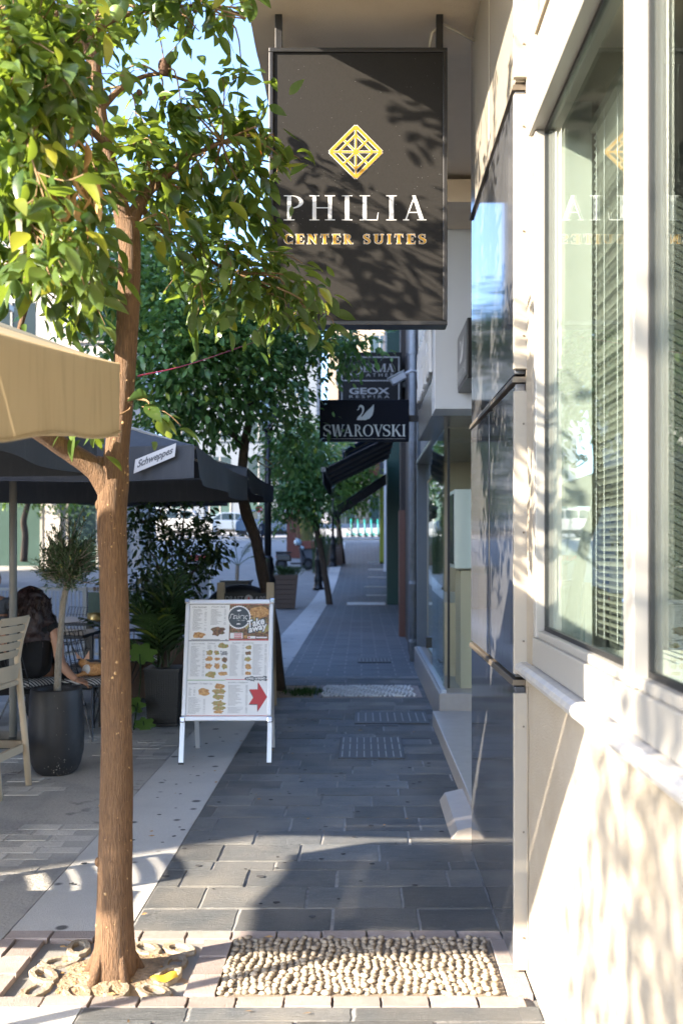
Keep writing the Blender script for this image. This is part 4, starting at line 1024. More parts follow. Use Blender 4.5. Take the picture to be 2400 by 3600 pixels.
bu = umbrella('charcoal cafe umbrella with a white name label over the terrace tables', -4.1, -1.07, 6.4, 9.35, 2.21, 2.85, M['dark_fabric'], (-2.76, 7.9), .21, 'charcoal terrace umbrellas', None, .03, .03)
umbrella('charcoal cafe umbrella added to shade the paving and lower panels', -5.6, -1.62, 3.32, 6.1, 2.2, 2.85, M['dark_fabric'], (-3.7, 4.75), .2, 'charcoal terrace umbrellas', None, .03, .03)  # added umbrella, placed and sized to shade the slates and lower cladding
umbrella('charcoal cafe umbrella behind the labelled one', -4.2, -1.13, 9.85, 12.8, 2.34, 2.95, M['dark_fabric'], (-2.95, 11.3), .2, 'charcoal terrace umbrellas')
umbrella('distant charcoal umbrella open over the square', -6.6, -3.35, 22, 25, 2.75, 3.4, M['dark_fabric'], (-5, 23.5), .15, 'charcoal terrace umbrellas')
def up(x, y): p = at(x, y, 6.36); return Vector((p.x, 6.355, p.z))
lab = MB(); cr = [up(471,1665), up(615,1605), up(620,1558), up(477,1616)]
lab.hexa([cr[0], cr[1], cr[1]+Vector((0,.004,0)), cr[0]+Vector((0,.004,0)), cr[3], cr[2], cr[2]+Vector((0,.004,0)), cr[3]+Vector((0,.004,0))])
lo = lab.build('name_label', M['white_letter'], bu)
tt = fit(ftext('Schweppes', .25, .025), .07, .94, .15, .86)
b = MB(); stick(b, tt, lambda x, z, d: cr[0].lerp(cr[1], x).lerp(cr[3].lerp(cr[2], x), z)-Vector((0,d,0)), .0015); b.build('label_text', M['ink'], lo)

# ------------------------------------------------------------------ leaves
def leaf_geo(L=1.0, W=.42, fold=.16, curl=.22, n=5):
    w = [0, .52, .86, 1.0, .95, .76, .42, 0] if n == 5 else [0, .78, 1, .72, 0]
    n = len(w)-1; V = []; F = []
    for i in range(n+1):
        u = i/n; z = -curl*u*u*L; h = w[i]*W/2*L
        V += [(u*L, -h, z+fold*h*1.4), (u*L, 0, z), (u*L, h, z+fold*h*1.4)]
    for i in range(n):
        a = 3*i; F += [(a, a+3, a+4, a+1), (a+1, a+4, a+5, a+2)]
    return V, F
LEAF = [leaf_geo(1, .44, .25, .22), leaf_geo(1, .5, .12, .38), leaf_geo(1, .38, .5, .10), leaf_geo(1, .46, .05, .5), leaf_geo(1, .42, .6, .3), leaf_geo(1, .52, -.25, .2)]
LEAF_S = [leaf_geo(1, .45, .2, .2, 3), leaf_geo(1, .5, .1, .3, 3)]
def leaf_mats(pos, out, size, r, droop=.45, spread=.8):
    d = (Vector(out)*.9+Vector((r.gauss(0, spread), r.gauss(0, spread), r.gauss(-droop, .45))))
    d.normalize(); upv = Vector((r.gauss(0, .5), r.gauss(0, .5), 1)); y = upv.cross(d)
    if y.length < 1e-3: y = d.orthogonal()
    y.normalize(); z = d.cross(y); s = size*r.uniform(.5, 1.2)
    m = Matrix((d*s, y*s, z*s)).transposed().to_4x4(); m.translation = Vector(pos); return m
def foliage(root, name, mats, geos, m_obj, m_join, nparts, key=None, stuffname='foliage'):
    if key: mats = sorted(mats, key=key)
    me = []
    if nparts:
        for V, F in geos:
            b = MB(); b.add(V, F); me.append(b.mesh(name, m_obj, smooth=True))
    inv = Matrix.Translation(-wloc(root))
    for m in mats[:nparts]:
        o = link(name, rng.choice(me), root); o.matrix_local = inv @ m
    V = []; F = []; va = []
    for m in mats[nparts:]:
        gv, gf = rng.choice(geos); n = len(V); mm = inv @ m; V += [tuple(mm @ Vector(v)) for v in gv]; F += [tuple(i+n for i in f) for f in gf]; va += [rng.random()]*len(gv)
    if V:
        mesh = bpy.data.meshes.new(stuffname); mesh.from_pydata(V, [], F); mesh.materials.append(m_join)
        at_ = mesh.attributes.new('var', 'FLOAT', 'POINT'); at_.data.foreach_set('value', va)
        mesh.polygons.foreach_set('use_smooth', [True]*len(mesh.polygons)); mesh.update(); stuff(link(stuffname, mesh, root))
def bez(pts, n):
    pts = [Vector(p) for p in pts]; o = []
    for i in range(len(pts)-1):
        a, b, c, d = pts[max(0,i-1)], pts[i], pts[i+1], pts[min(len(pts)-1,i+2)]
        for k in range(n):
            u = k/n; o.append(.5*((2*b)+(c-a)*u+(2*a-5*b+4*c-d)*u*u+(3*b-3*c+d-a)*u**3))
    return o+[pts[-1]]
def limb(pr_, n=6):                                  # (px, py, depth, radius) list -> smooth path
    P = bez([at(x, y, Y) for x, y, Y, r_ in pr_], n); rr = []
    for i in range(len(pr_)-1):
        for k in range(n): rr.append(pr_[i][3]+(pr_[i+1][3]-pr_[i][3])*k/n)
    return P, rr+[pr_[-1][3]]
def trunk_mesh(P, rr, n=18, amp=.05, fs=9):
    b = MB(); b.tube(P, rr, n)
    c = [Vector(v) for v in b.v]
    for i in range(len(c)):
        k = min(i//n, len(P)-1); d = c[i]-P[k]; f = 1+amp*noise.noise(c[i]*fs)+amp*.5*noise.noise(c[i]*fs*3.1); b.v[i] = tuple(P[k]+d*f)
    return b
# ---- big citrus tree in its pit
tr = thing('citrus_tree', 'large bitter orange tree with smooth ochre trunk growing from the pit', 'tree', (-.895, 3.64, 0))
P, rr = limb([(398,3470,3.64,.098),(400,3425,3.64,.088),(404,3330,3.64,.073),(405,3100,3.63,.063),(410,2700,3.63,.058),(407,2300,3.62,.051),(400,2000,3.62,.050),(395,1800,3.62,.053),(402,1690,3.62,.054),(412,1580,3.62,.043),(430,1400,3.62,.0405),(445,1200,3.62,.040),(455,1000,3.62,.040),(456,850,3.62,.040),(448,770,3.62,.036)])
# flare of the root collar
trunk = trunk_mesh(P, rr, 22, .05, 8).build('trunk', M['bark'], tr, True)
for pr_ in ([(400,1750,3.62,.050),(340,1655,3.60,.040),(250,1590,3.57,.036),(140,1515,3.5,.034),(20,1440,3.45,.030),(-150,1280,3.4,.022)],
            [(452,830,3.62,.036),(405,650,3.6,.029),(375,520,3.58,.026),(350,380,3.56,.024),(332,220,3.54,.022),(312,90,3.52,.018),(270,-80,3.5,.014)],
            [(335,230,3.54,.018),(270,130,3.5,.017),(190,50,3.45,.015),(100,-30,3.4,.012)],
            [(455,800,3.62,.030),(500,700,3.66,.022),(560,640,3.72,.015),(660,560,3.8,.011),(780,500,3.9,.008),(900,470,4.0,.005)],
            [(395,620,3.6,.02),(300,600,3.5,.016),(180,640,3.35,.012),(60,700,3.2,.008)],
            [(490,720,3.66,.014),(560,800,3.75,.010),(680,880,3.85,.008),(820,960,3.95,.006),(960,1020,4.05,.004)],
            [(380,520,3.58,.014),(300,440,3.4,.011),(180,380,3.2,.008),(60,330,3.0,.006)],
            [(352,390,3.56,.014),(440,300,3.65,.010),(560,260,3.75,.007),(700,300,3.85,.005)],
            [(320,120,3.52,.012),(420,60,3.6,.009),(560,30,3.7,.007),(720,20,3.8,.005),(850,50,3.9,.004)],
            [(20,1440,3.45,.015),(60,1200,3.5,.010),(120,1000,3.5,.008),(200,820,3.5,.006)]):
    P2, r2 = limb(pr_, 5); trunk_mesh(P2, r2, 12, .06, 12).build('branch', M['bark'], tr, True)
kn = MB()
for (x, y, s_) in ((350,1640,.026),(372,1665,.030),(398,1700,.024),(352,1775,.016),(346,3030,.012)):
    c0 = at(x, y, 3.60); kn.ell(c0, (s_*1.1, s_*.95, s_*1.5), 12, 8)
kn.build('burr', M['bark'], tr, True)
for i in range(5):
    a = i*1.25+.4; c0 = Vector((-.905+.075*math.cos(a), 3.64+.075*math.sin(a), .005)); MB().tube([c0+Vector((-.035*math.cos(a), -.035*math.sin(a), .17)), c0+Vector((-.01*math.cos(a), -.01*math.sin(a), .06)), c0+Vector((.03*math.cos(a), .03*math.sin(a), -.03))], [.006,.016,.020], 8).build('root', M['bark'], tr, True)
for i in range(34):
    q0 = random.Random(500+i); z = q0.uniform(.15, 2.2); a = R(q0.uniform(-170, -10)); k_ = min(range(len(P)), key=lambda n_: abs(P[n_].z-z)); c0 = P[k_]+Vector((math.cos(a), math.sin(a), 0))*rr[k_]*1.0; s_ = q0.uniform(.002, .006)
    MB().ell((c0.x, c0.y, z), (s_, s_*.5, s_*q0.uniform(.6, 1.4)), 6, 4).build('scar', M['scar'], tr, True)
CL = [(60,80,2.9,13),(150,50,2.9,13),(250,120,3.1,12),(60,230,2.8,14),(180,250,2.9,14),(300,60,3.2,8),(80,400,2.8,14),(200,420,2.95,13),(290,370,3.2,7),(60,560,2.9,13),(180,560,3.0,12),(290,560,3.2,9),(380,480,3.75,4),(20,150,2.75,12),(20,330,2.75,12),(120,150,2.9,12),(270,300,3.0,9),(130,480,2.85,10),
  (430,20,3.7,7),(520,35,3.7,8),(600,10,3.7,8),(680,40,3.7,8),(750,50,3.8,8),(820,30,3.8,5),(700,110,3.7,3),(380,150,3.75,4),(420,260,3.75,4),
  (480,420,3.8,5),(560,370,3.75,6),(640,390,3.8,7),(710,380,3.8,7),(790,310,3.9,6),(850,290,3.95,3),(500,500,3.65,9),(600,480,3.75,10),(700,480,3.85,10),(790,430,3.9,7),(880,480,4.0,9),(960,470,4.1,9),(995,560,4.15,6),(480,590,3.8,5),(560,600,3.7,10),(660,600,3.8,10),(760,580,3.9,10),(860,590,4.0,9),(930,640,4.1,7),
  (530,700,3.75,6),(610,710,3.75,10),(720,700,3.85,10),(820,720,3.95,8),(890,740,4.0,7),(860,680,3.95,6),
  (600,820,3.7,8),(700,840,3.8,10),(790,870,3.85,10),(870,930,3.95,10),(940,900,4.0,7),(960,990,4.05,9),(1030,980,4.1,10),(1060,1040,4.1,8),(680,930,3.75,8),(760,990,3.85,9),(850,1050,3.95,9),(920,1060,4.0,8),(1000,1060,4.1,9),(1080,1085,4.15,8),(1140,1115,4.2,6),(720,1080,3.8,4),(820,1110,3.9,3),
  (60,720,3.1,11),(160,710,2.75,10),(260,730,3.3,9),(340,680,3.4,6),(60,850,3.2,10),(160,880,2.75,9),(230,870,2.8,8),(340,850,3.4,6),(300,950,3.4,8),(60,970,3.2,8),(180,980,2.75,6),(270,1070,3.4,7),(330,1000,3.45,5),(525,1440,3.5,3),(330,1490,3.5,3),(130,790,3.0,8),
  *[(int(VX+X_*FP/Y_), int(VY-(Z_-EYE)*FP/Y_), Y_, 10) for X_, Y_, Z_ in [(random.Random(900+i).uniform(-2.3,-1.05), random.Random(950+i).uniform(3.75,4.35), random.Random(990+i).uniform(3.3,4.05)) for i in range(24)]+[(random.Random(300+i).uniform(-2.2,-.2), random.Random(350+i).uniform(2.7,4.0), random.Random(390+i).uniform(4.0,5.0)) for i in range(12)]],(-60,650,3.0,8),(60,-80,3.0,6),(260,-60,3.2,8),(460,-80,3.5,14),(640,-80,3.7,14),(800,-70,3.8,10),(-120,850,3.2,12)]
CL += [(int(a_+random.Random(int(a_+b_)).uniform(-45,45)), int(b_+random.Random(int(a_*3+b_)).uniform(-45,45)), c_+.25, max(4, int(d_*.7))) for a_, b_, c_, d_ in CL if a_ < 330 and b_ > 0 and c_ < 3.45]
lm = []; r = random.Random(11); tw = MB(); key_pts = [(455,800,3.62),(375,520,3.58),(350,380,3.56),(320,120,3.52),(560,640,3.72),(660,560,3.8),(780,500,3.9),(180,640,3.35),(60,700,3.2),(680,880,3.85),(820,960,3.95),(300,440,3.4),(180,380,3.2),(440,300,3.65),(560,260,3.75),(420,60,3.6),(560,30,3.7),(720,20,3.8),(60,330,3.0),(100,-30,3.4),(190,50,3.45),(120,1000,3.5),(200,820,3.5),(430,1400,3.62)]
KP = [at(*k) for k in key_pts]
for (x, y, Y, n) in CL:
    c0 = at(x, y, Y+r.uniform(-.12, .12)); near = min(KP, key=lambda k_: (k_-c0).length)
    mid = near.lerp(c0, .5)+Vector((r.gauss(0, .04), r.gauss(0, .04), r.uniform(0, .06))); path = bez([near, mid, c0], 4)
    tw.tube(path, [.005-.0032*i/len(path) for i in range(len(path))], 5)
    out = (c0-near); out = out.normalized() if out.length > .01 else Vector((0,0,1))
    for s_ in range(max(1, int(n/2.2))):
        e = c0+Vector((r.gauss(0, .07), r.gauss(0, .07), r.gauss(-.02, .06))); sub = bez([c0.lerp(near, .25), c0.lerp(e, .5)+Vector((0,0,.02)), e], 3); tw.tube(sub, .0017, 4)
        for q_ in range(6):
            t_ = .2+.8*q_/5; p_ = sub[min(len(sub)-1, int(t_*(len(sub)-1)))]+Vector((r.gauss(0, .02), r.gauss(0, .02), r.gauss(0, .02)))
            lm.append(leaf_mats(p_, (e-c0).normalized()*.6+out*.3, .090, r, .42, .7))
    for q_ in range(n):
        p_ = c0+Vector((r.gauss(0, .06), r.gauss(0, .07), r.gauss(0, .06))); lm.append(leaf_mats(p_, out, .088, r))
stuff(tw.build('twigs', M['twig'], tr))
def seen(m):
    p = m.translation; x = VX+p.x*FP/p.y; y = VY-(p.z-EYE)*FP/p.y; return (0 if -20 < x < 2400 and -20 < y < 3600 else 1, p.y)
foliage(tr, 'leaf', lm, LEAF, M['leaf1'], M['leaf1s'], 300, seen)
dd = MB()
for i in range(26):
    c0 = at(r.uniform(220, 330), r.uniform(420, 800), 3.05)+Vector((r.gauss(0,.02), r.gauss(0,.04), 0)); V, F = LEAF[i % 4]; m = leaf_mats(c0, (0,0,-1), .085, r, 1.2, .35); dd.add([m @ (Vector(v)*Vector((1,.55,1.6)) if False else Vector((v[0], v[1]*.5, v[2]*2))) for v in V], F)
dd.build('dry_leaves', M['dead'], tr, True)
for (x, y, Y, s_, m_, lb) in ((410,45,3.35,.025,'green_fruit','pale green round fruit among the top leaves'),(372,25,3.4,.024,'green_fruit','green fruit half hidden beside another at the treetop'),(577,235,3.7,.023,'dry_fruit','dark shrivelled fruit dangling on a bare stem'),(491,325,3.65,.012,'dry_fruit','small brown dried fruit on a twig'),(572,340,3.7,.013,'dry_fruit','small brown dried fruit farther along the twig'),(908,540,4.0,.014,'orange_fruit','small rusty fruit among leaves by the sign'),(755,845,3.8,.018,'green_fruit','green fruit in the lower drooping leaves'),(530,830,3.55,.018,'green_fruit','green fruit close to the trunk fork')):
    c0 = at(x, y, Y); f_ = MB().ell((0,0,0), (s_, s_, s_*(1.45 if m_ == 'dry_fruit' and s_ > .02 else 1)), 12, 9).build('fruit', M[m_], tr, True, local=True); f_.location = c0-wloc(tr)
st_ = MB().tube([at(540,10,3.7), at(545,80,3.7), at(565,140,3.7), at(577,215,3.7)], .0028, 5).build('stem', M['twig'], tr)
rag = MB().grid(lambda u, v: at(62+22*u+8*math.sin(v*7), 560+370*v, 2.95)+Vector((0, .01*math.sin(v*11), 0)), 2, 16)
tag(rag.build('plastic_strip', M['cable'], None, True), 'long torn pale strip hanging from the branches at the leafy corner', 'strip')

# ---- other street trees
def blob_tree(label, base, trunkpts, blobs, n_leaf, size, m_obj, m_join, nparts, seed, trunk_n=12, geos=LEAF_S, bark_='bark_dark', limbs=(), group='trees along the pavement'):
    t = thing('street_tree', label, 'tree', base, group); q = random.Random(seed)
    P, rr = limb(trunkpts, 5); trunk_mesh(P, rr, trunk_n, .07, 5).build('trunk', M[bark_], t, True)
    for lb in limbs:
        P2, r2 = limb(lb, 4); trunk_mesh(P2, r2, 8, .06, 7).build('branch', M[bark_], t, True)
    ms = []; tot = sum(b[4]*b[5] for b in blobs)
    for (x, y, Y, sy, rx, rz) in blobs:
        c0 = at(x, y, Y); k = Y/FP; n = int(n_leaf*rx*rz/sum(b[4]*b[5] for b in blobs))
        cl = [c0+Vector((q.gauss(0,.5)*rx*k, q.gauss(0,.5)*sy, q.gauss(0,.5)*rz*k)) for _ in range(max(6, n//14))]
        for i in range(n):
            c1 = q.choice(cl); p_ = c1+Vector((q.gauss(0,1), q.gauss(0,1), q.gauss(0,1)))*.11*(size/.075); o_ = (p_-c0); o_ = o_.normalized() if o_.length > 0 else Vector((0,0,1)); ms.append(leaf_mats(p_, o_, size, q, .35, .7))
    foliage(t, 'leaf', ms, geos, m_obj, m_join, nparts, seen); return t
blob_tree('dark leaved street tree behind the charcoal umbrellas and chalkboard', (-.90, 10.8, 0),
    [(985,2460,10.8,.085),(980,2410,10.8,.072),(960,2200,10.8,.062),(925,2030,10.8,.062),(900,1900,10.8,.06),(865,1800,10.8,.065),(850,1700,10.8,.055),(860,1560,10.8,.05),(880,1440,10.8,.04),(850,1300,10.8,.035),(800,1150,10.8,.03)],
    [(420,900,10.2,.5,130,150),(560,880,10.4,.5,150,150),(380,1060,9.8,.5,120,100),(560,1060,9.6,.6,190,130),(760,1060,9.8,.6,190,140),(600,1200,9.4,.6,200,110),(820,1180,9.8,.6,170,120),(960,1180,10.4,.6,120,110),(1090,1150,10.6,.5,110,90),(1180,1180,10.8,.4,90,75),(1240,1210,11,.3,55,55),(640,1330,9.6,.5,190,90),(840,1330,10,.6,160,100),(980,1300,10.6,.5,100,110),(560,1420,10.2,.4,110,70),(740,1440,10.2,.5,150,80),(640,1520,10.6,.4,90,50),(1000,1400,11,.4,60,110),(1020,1520,11,.4,70,90)],
    15000, .102, M['leaf2'], M['leaf2s'], 300, 21, limbs=([(860,1560,10.8,.04),(760,1480,10.5,.032),(650,1380,10.1,.026),(560,1250,9.8,.018)],[(885,1440,10.8,.03),(960,1330,10.8,.022),(1080,1230,10.8,.014)],[(855,1330,10.8,.03),(720,1200,10.2,.02),(640,1050,9.8,.014)]))
blob_tree('slim leaning street tree beside the second lamp post', (-.9, 27.2, 0),
    [(1158,2138,27.2,.11),(1155,2100,27.2,.09),(1130,1950,27.2,.085),(1110,1850,27.2,.085),(1085,1780,27.2,.085),(1075,1700,27.2,.07),(1060,1620,27.2,.05)],
    [(1010,1620,27,.9,60,55),(1080,1600,27,.9,70,60),(1120,1660,27,.7,60,60),(1020,1720,26.6,.8,65,60),(1080,1740,26.6,.8,70,50),(980,1780,26.6,.6,40,45),(1110,1780,27,.6,40,40),(990,1560,27,.6,50,40)],
    8000, .15, M['leaf2'], M['leaf2s'], 0, 22)
blob_tree('young street tree with pale trunk by the brown planter', (-.9, 47, gz(47)),
    [(1208,2003,47,.14),(1200,1930,47,.12),(1190,1850,47,.11),(1180,1790,47,.1),(1195,1700,47,.08)],
    [(1180,1690,47,1.2,60,50),(1240,1700,47,1.2,60,50),(1290,1680,47,1.2,50,40),(1210,1760,47,1.2,60,35),(1290,1760,47,1,40,30),(1240,1620,47,1.2,70,45),(1150,1600,47,1.2,60,40),(1060,1520,47,1.2,60,40)],
    5200, .22, M['leaf2'], M['leaf_far'], 0, 23)
blob_tree('far sunlit street tree rising over the awnings', (-1.2, 56, gz(56)),
    [(1195,1930,56,.15),(1190,1840,56,.13),(1200,1700,56,.1)],
    [(1090,1560,56,1.5,70,50),(1170,1540,56,1.5,60,50),(1230,1640,56,1.5,70,50),(1140,1640,56,1.5,60,50)], 1800, .26, M['leaf2'], M['leaf_far'], 0, 24)
ot_ = thing('street_tree', 'leafy tree on the terrace throwing dappled shade on the cream wall', 'tree', (-4.3, -.9, 0), 'trees along the pavement'); q_r = random.Random(41)
trunk_mesh([Vector((-4.3+.05*math.sin(k), -.9, .3*k-.1)) for k in range(11)], [.09-.004*k for k in range(11)], 12, .06, 5).build('trunk', M['bark'], ot_, True)
oc = [Vector((-4.3+q_r.gauss(0,.55), -1.0+q_r.gauss(0,.35), 3.35+q_r.gauss(0,.5))) for _ in range(60)]; om_ = []
for c1 in oc:
    MB().tube(bez([(-4.3,-.9,2.6), Vector((-4.3,-.9,2.9)).lerp(c1,.5), c1], 3), .008, 4).build('branch', M['bark'], ot_)
    for _ in range(55): om_.append(leaf_mats(c1+Vector((q_r.gauss(0,.1), q_r.gauss(0,.1), q_r.gauss(0,.1))), (c1-Vector((-4.3,-.6,3))).normalized(), .095, q_r))
foliage(ot_, 'leaf', om_, LEAF_S, M['leaf1'], M['leaf1s'], 0)
tl = blob_tree('thin street tree in front of the white shopfronts', (-14.6, 44, gz(44)),
    [(85,1975,44,.16),(90,1880,44,.14),(85,1830,44,.13),(105,1740,44,.11),(95,1680,44,.1)], [(60,1700,44,1.2,90,45),(150,1720,44,1.2,90,40),(230,1730,44,1.2,90,40),(320,1740,44,1,60,35),(0,1690,44,1,80,45)], 1800, .22, M['leaf2'], M['leaf_far'], 0, 25)
# hanging cords between tree and sign
cd = MB().tube(bez([at(485,1322,3.66), at(700,1270,6), at(960,1180,10.5)], 8), .003, 5); tag(cd.build('red_cord', M['rope_red']), 'thin red cord strung from the big trunk through the leaves', 'cord')
yr = MB().tube(bez([at(905,1600,10.6), at(935,1615,10.4), at(962,1640,10.5), at(935,1640,10.6), at(905,1622,10.7)], 5), .008, 5); tag(yr.build('yellow_rope', M['brass']), 'loop of yellow rope tied round the dark leaning trunk', 'rope')

# ------------------------------------------------------------------ potted olive tree
ol = thing('olive_pot', 'tall rounded charcoal pot splashed with pale stains', 'pot', (-2.10, 6.86, 0))
prof = [(.0,.0),(.115,.0),(.14,.02),(.165,.07),(.183,.15),(.187,.25),(.184,.36),(.177,.48),(.171,.575),(.167,.583),(.152,.583),(.150,.55),(.148,.50),(.0,.49)]
MB().lathe(prof, (-2.10, 6.86, 0), 40, close=False).build('body', M['pot'], ol, True)
MB().lathe([(.0,.52),(.149,.515)], (-2.10, 6.86, 0), 24, close=False).build('soil', M['soil'], ol)
sp_ = MB(); q = random.Random(2)
for i in range(46):
    a = R(q.gauss(-68, 14)); z = abs(q.gauss(.06, .03)) if i < 38 else q.uniform(.1, .56); rr_ = .005
    zz = [p for p in prof[1:9]]; rad_ = .187
    for k in range(1, 8):
        if prof[k][1] <= z <= prof[k+1][1]: rad_ = prof[k][0]+(prof[k+1][0]-prof[k][0])*(z-prof[k][1])/(prof[k+1][1]-prof[k][1]+1e-9)
    c0 = Vector((-2.10+(rad_+.0012)*math.cos(a), 6.86+(rad_+.0012)*math.sin(a), z)); tv = Vector((-math.sin(a), math.cos(a), 0)); s_ = q.uniform(.001, .0035)
    sp_.poly([c0-tv*s_, c0-Vector((0,0,s_*q.uniform(.5,1.6))), c0+tv*s_, c0+Vector((0,0,s_*q.uniform(.5,1.6)))])
stuff(sp_.build('splashes', M['pot_splash'], ol))
ot = thing('olive_tree', 'small pale-stemmed olive tree growing in the charcoal pot', 'tree', (-2.09, 6.86, .515))
P, rr = limb([(203,2450,6.86,.026),(206,2330,6.86,.022),(214,2230,6.86,.020),(222,2130,6.86,.021),(236,2060,6.86,.023),(248,2020,6.86,.012)], 5)
trunk_mesh(P, rr, 12, .09, 22).build('trunk', M['bark_pale'], ot, True)
q = random.Random(8); om = []; br_ = MB()
root = at(238, 2058, 6.86)
for i in range(210):
    a = q.uniform(0, 6.28); el = math.asin(q.uniform(-.35, .97)); ln_ = q.uniform(.13, .255)*(1.15 if el > 1.1 else 1); root = at(238, 2058, 6.86)+Vector((0, 0, q.uniform(.0, .20)))
    e = root+Vector((math.cos(a)*math.cos(el), math.sin(a)*math.cos(el), .10+math.sin(el)*1.25))*ln_
    mid = root.lerp(e, .5)+Vector((q.gauss(0,.02), q.gauss(0,.02), -.02)); pth = bez([root, mid, e], 4); br_.tube(pth, [.006-.005*k/len(pth) for k in range(len(pth))], 4)
    d = (e-mid).normalized()
    for k in range(26):
        t_ = q.uniform(.25, 1.05); p_ = (root.lerp(mid, t_*2) if t_ < .5 else mid.lerp(e, t_*2-1))+Vector((q.gauss(0,.010), q.gauss(0,.010), q.gauss(0,.010)))
        om.append(leaf_mats(p_, d*1.0+Vector((0,0,.35)), .046, q, -.1, .85))
stuff(br_.build('twigs', M['bark_pale'], ot))
foliage(ot, 'leaf', om, [leaf_geo(1, .22, .2, .1, 3)], M['shrub'], M['olive'], 0)

# ------------------------------------------------------------------ planters and foliage plants
def frond(b, root, d, length, droop, n=14, w=.02, ll=.22, q=random):
    va = []
    d = Vector(d).normalized(); side = d.cross(Vector((0,0,1))); side = side.normalized() if side.length > .05 else Vector((1,0,0))
    pts = []
    for i in range(n+1):
        u = i/n; pts.append(Vector(root)+d*length*u+Vector((0,0,-droop*length*u*u)))
    b.tube(pts, [.006*(1-.8*i/n)+.001 for i in range(n+1)], 4)
    for i in range(3, n+1):
        u = i/n; t = (pts[i]-pts[i-1]).normalized(); L = ll*math.sin(math.pi*(.15+.8*u))*q.uniform(.85,1.1)
        for s in (-1, 1):
            dr = (side*s*.8+t*.75+Vector((0,0,-.12))).normalized(); p = pts[i]; wv = t*w
            b.poly([p-wv*.5, p+dr*L*.5-wv*.6+Vector((0,0,.01)), p+dr*L+Vector((0,0,-.12*L)), p+dr*L*.5+wv*.6+Vector((0,0,.01)), p+wv*.5])
def build_attr(b, name, mat, parent, q):
    o = b.build(name, mat, parent); at_ = o.data.attributes.new('var', 'FLOAT', 'POINT'); v = 0; vals = []
    for i in range(len(o.data.vertices)):
        if i % 5 == 0: v = q.random()
        vals.append(v)
    at_.data.foreach_set('value', vals); return o
def rattan_planter(label, x, y, w0, w1, h):
    t = thing('rattan_planter', label, 'planter', (x, y, 0))
    MB().hexa([(x-w0,y-w0,.03),(x+w0,y-w0,.03),(x+w0,y+w0,.03),(x-w0,y+w0,.03),(x-w1,y-w1,h),(x+w1,y-w1,h),(x+w1,y+w1,h),(x-w1,y+w1,h)]).build('body', M['rattan'], t)
    n = int(h/.022)
    for i in range(n):
        z = .04+(h-.06)*i/n; w = w0+(w1-w0)*z/h+.002; st__ = MB()
        for k in range(14):
            for (ux, uy) in ((1,0),(0,1)):
                c = -w+2*w*(k+.5)/14; out = .004 if (k+i) % 2 else .0005
                if ux: st__.box(x+c-w/15, x+c+w/15, y-w-out-.004, y-w-out+.001, z, z+.016)
                else: st__.box(x+w+out-.001, x+w+out+.004, y+c-w/15, y+c+w/15, z, z+.016)
        st__.build('weave_band', M['rattan'], t)
    MB().box(x-w1-.008, x+w1+.008, y-w1-.008, y+w1+.008, h-.012, h+.012).build('rim', M['rattan'], t)
    MB().box(x-w0-.015, x+w0+.015, y-w0-.015, y+w0+.015, 0, .03).build('foot', M['rattan'], t, bevel=.006)
    return t
rattan_planter('black woven planter holding a palm behind the big trunk', -1.725, 8.75, .125, .15, .49)
q = random.Random(14)
pl = thing('potted_palm', 'dark palm with arching fronds in the black woven planter', 'palm', (-1.725, 8.75, .48))
b = MB()
for i in range(24):
    a = q.uniform(0, 6.28); el = q.uniform(.8, 1.5); frond(b, (-1.725+q.gauss(0,.03), 8.75+q.gauss(0,.03), .47), (math.cos(a)*math.cos(el), math.sin(a)*math.cos(el), math.sin(el)), q.uniform(.7, 1.3), q.uniform(.15, .5), 14, .026, .30, q)
stuff(build_attr(b, 'fronds', M['palm'], pl, q))
MB().lathe([(.05,-.02),(.03,.1),(.02,.25)], (-1.725, 8.75, .47), 8).build('stem', M['bark_dark'], pl)
# split-leaf plant at its foot
mo = thing('split_leaf_plant', 'plant with broad notched leaves leaning out by the woven planter', 'plant', (-1.93, 8.45, 0))
for (x, y, s_, a) in ((492,2300,.13,200),(460,2480,.11,190),(505,2550,.09,230)):
    c0 = at(x, y, 8.45); lf = []
    for k in range(22):
        t_ = 2*math.pi*k/22; rr_ = s_*(1 if k % 3 else .72)*(1-.18*math.cos(t_)); lf.append(c0+Vector((rr_*math.cos(t_+R(a)), .35*rr_*math.sin(t_), rr_*.75*math.sin(t_+R(a)))))
    bq = MB(); n0 = len(lf); bq.v = [tuple(c0+Vector((0,.02,-.01)))]+[tuple(p) for p in lf]; bq.f = [(0, k+1, (k+1) % n0+1) for k in range(n0)]; bq.build('leaf', M['split_leaf'], mo, True)
    MB().tube(bez([(-1.93,8.45,0), Vector((-1.93,8.45,0)).lerp(c0,.5)+Vector((.03,0,.08)), c0], 5), .006, 5).build('stalk', M['palm'], mo)
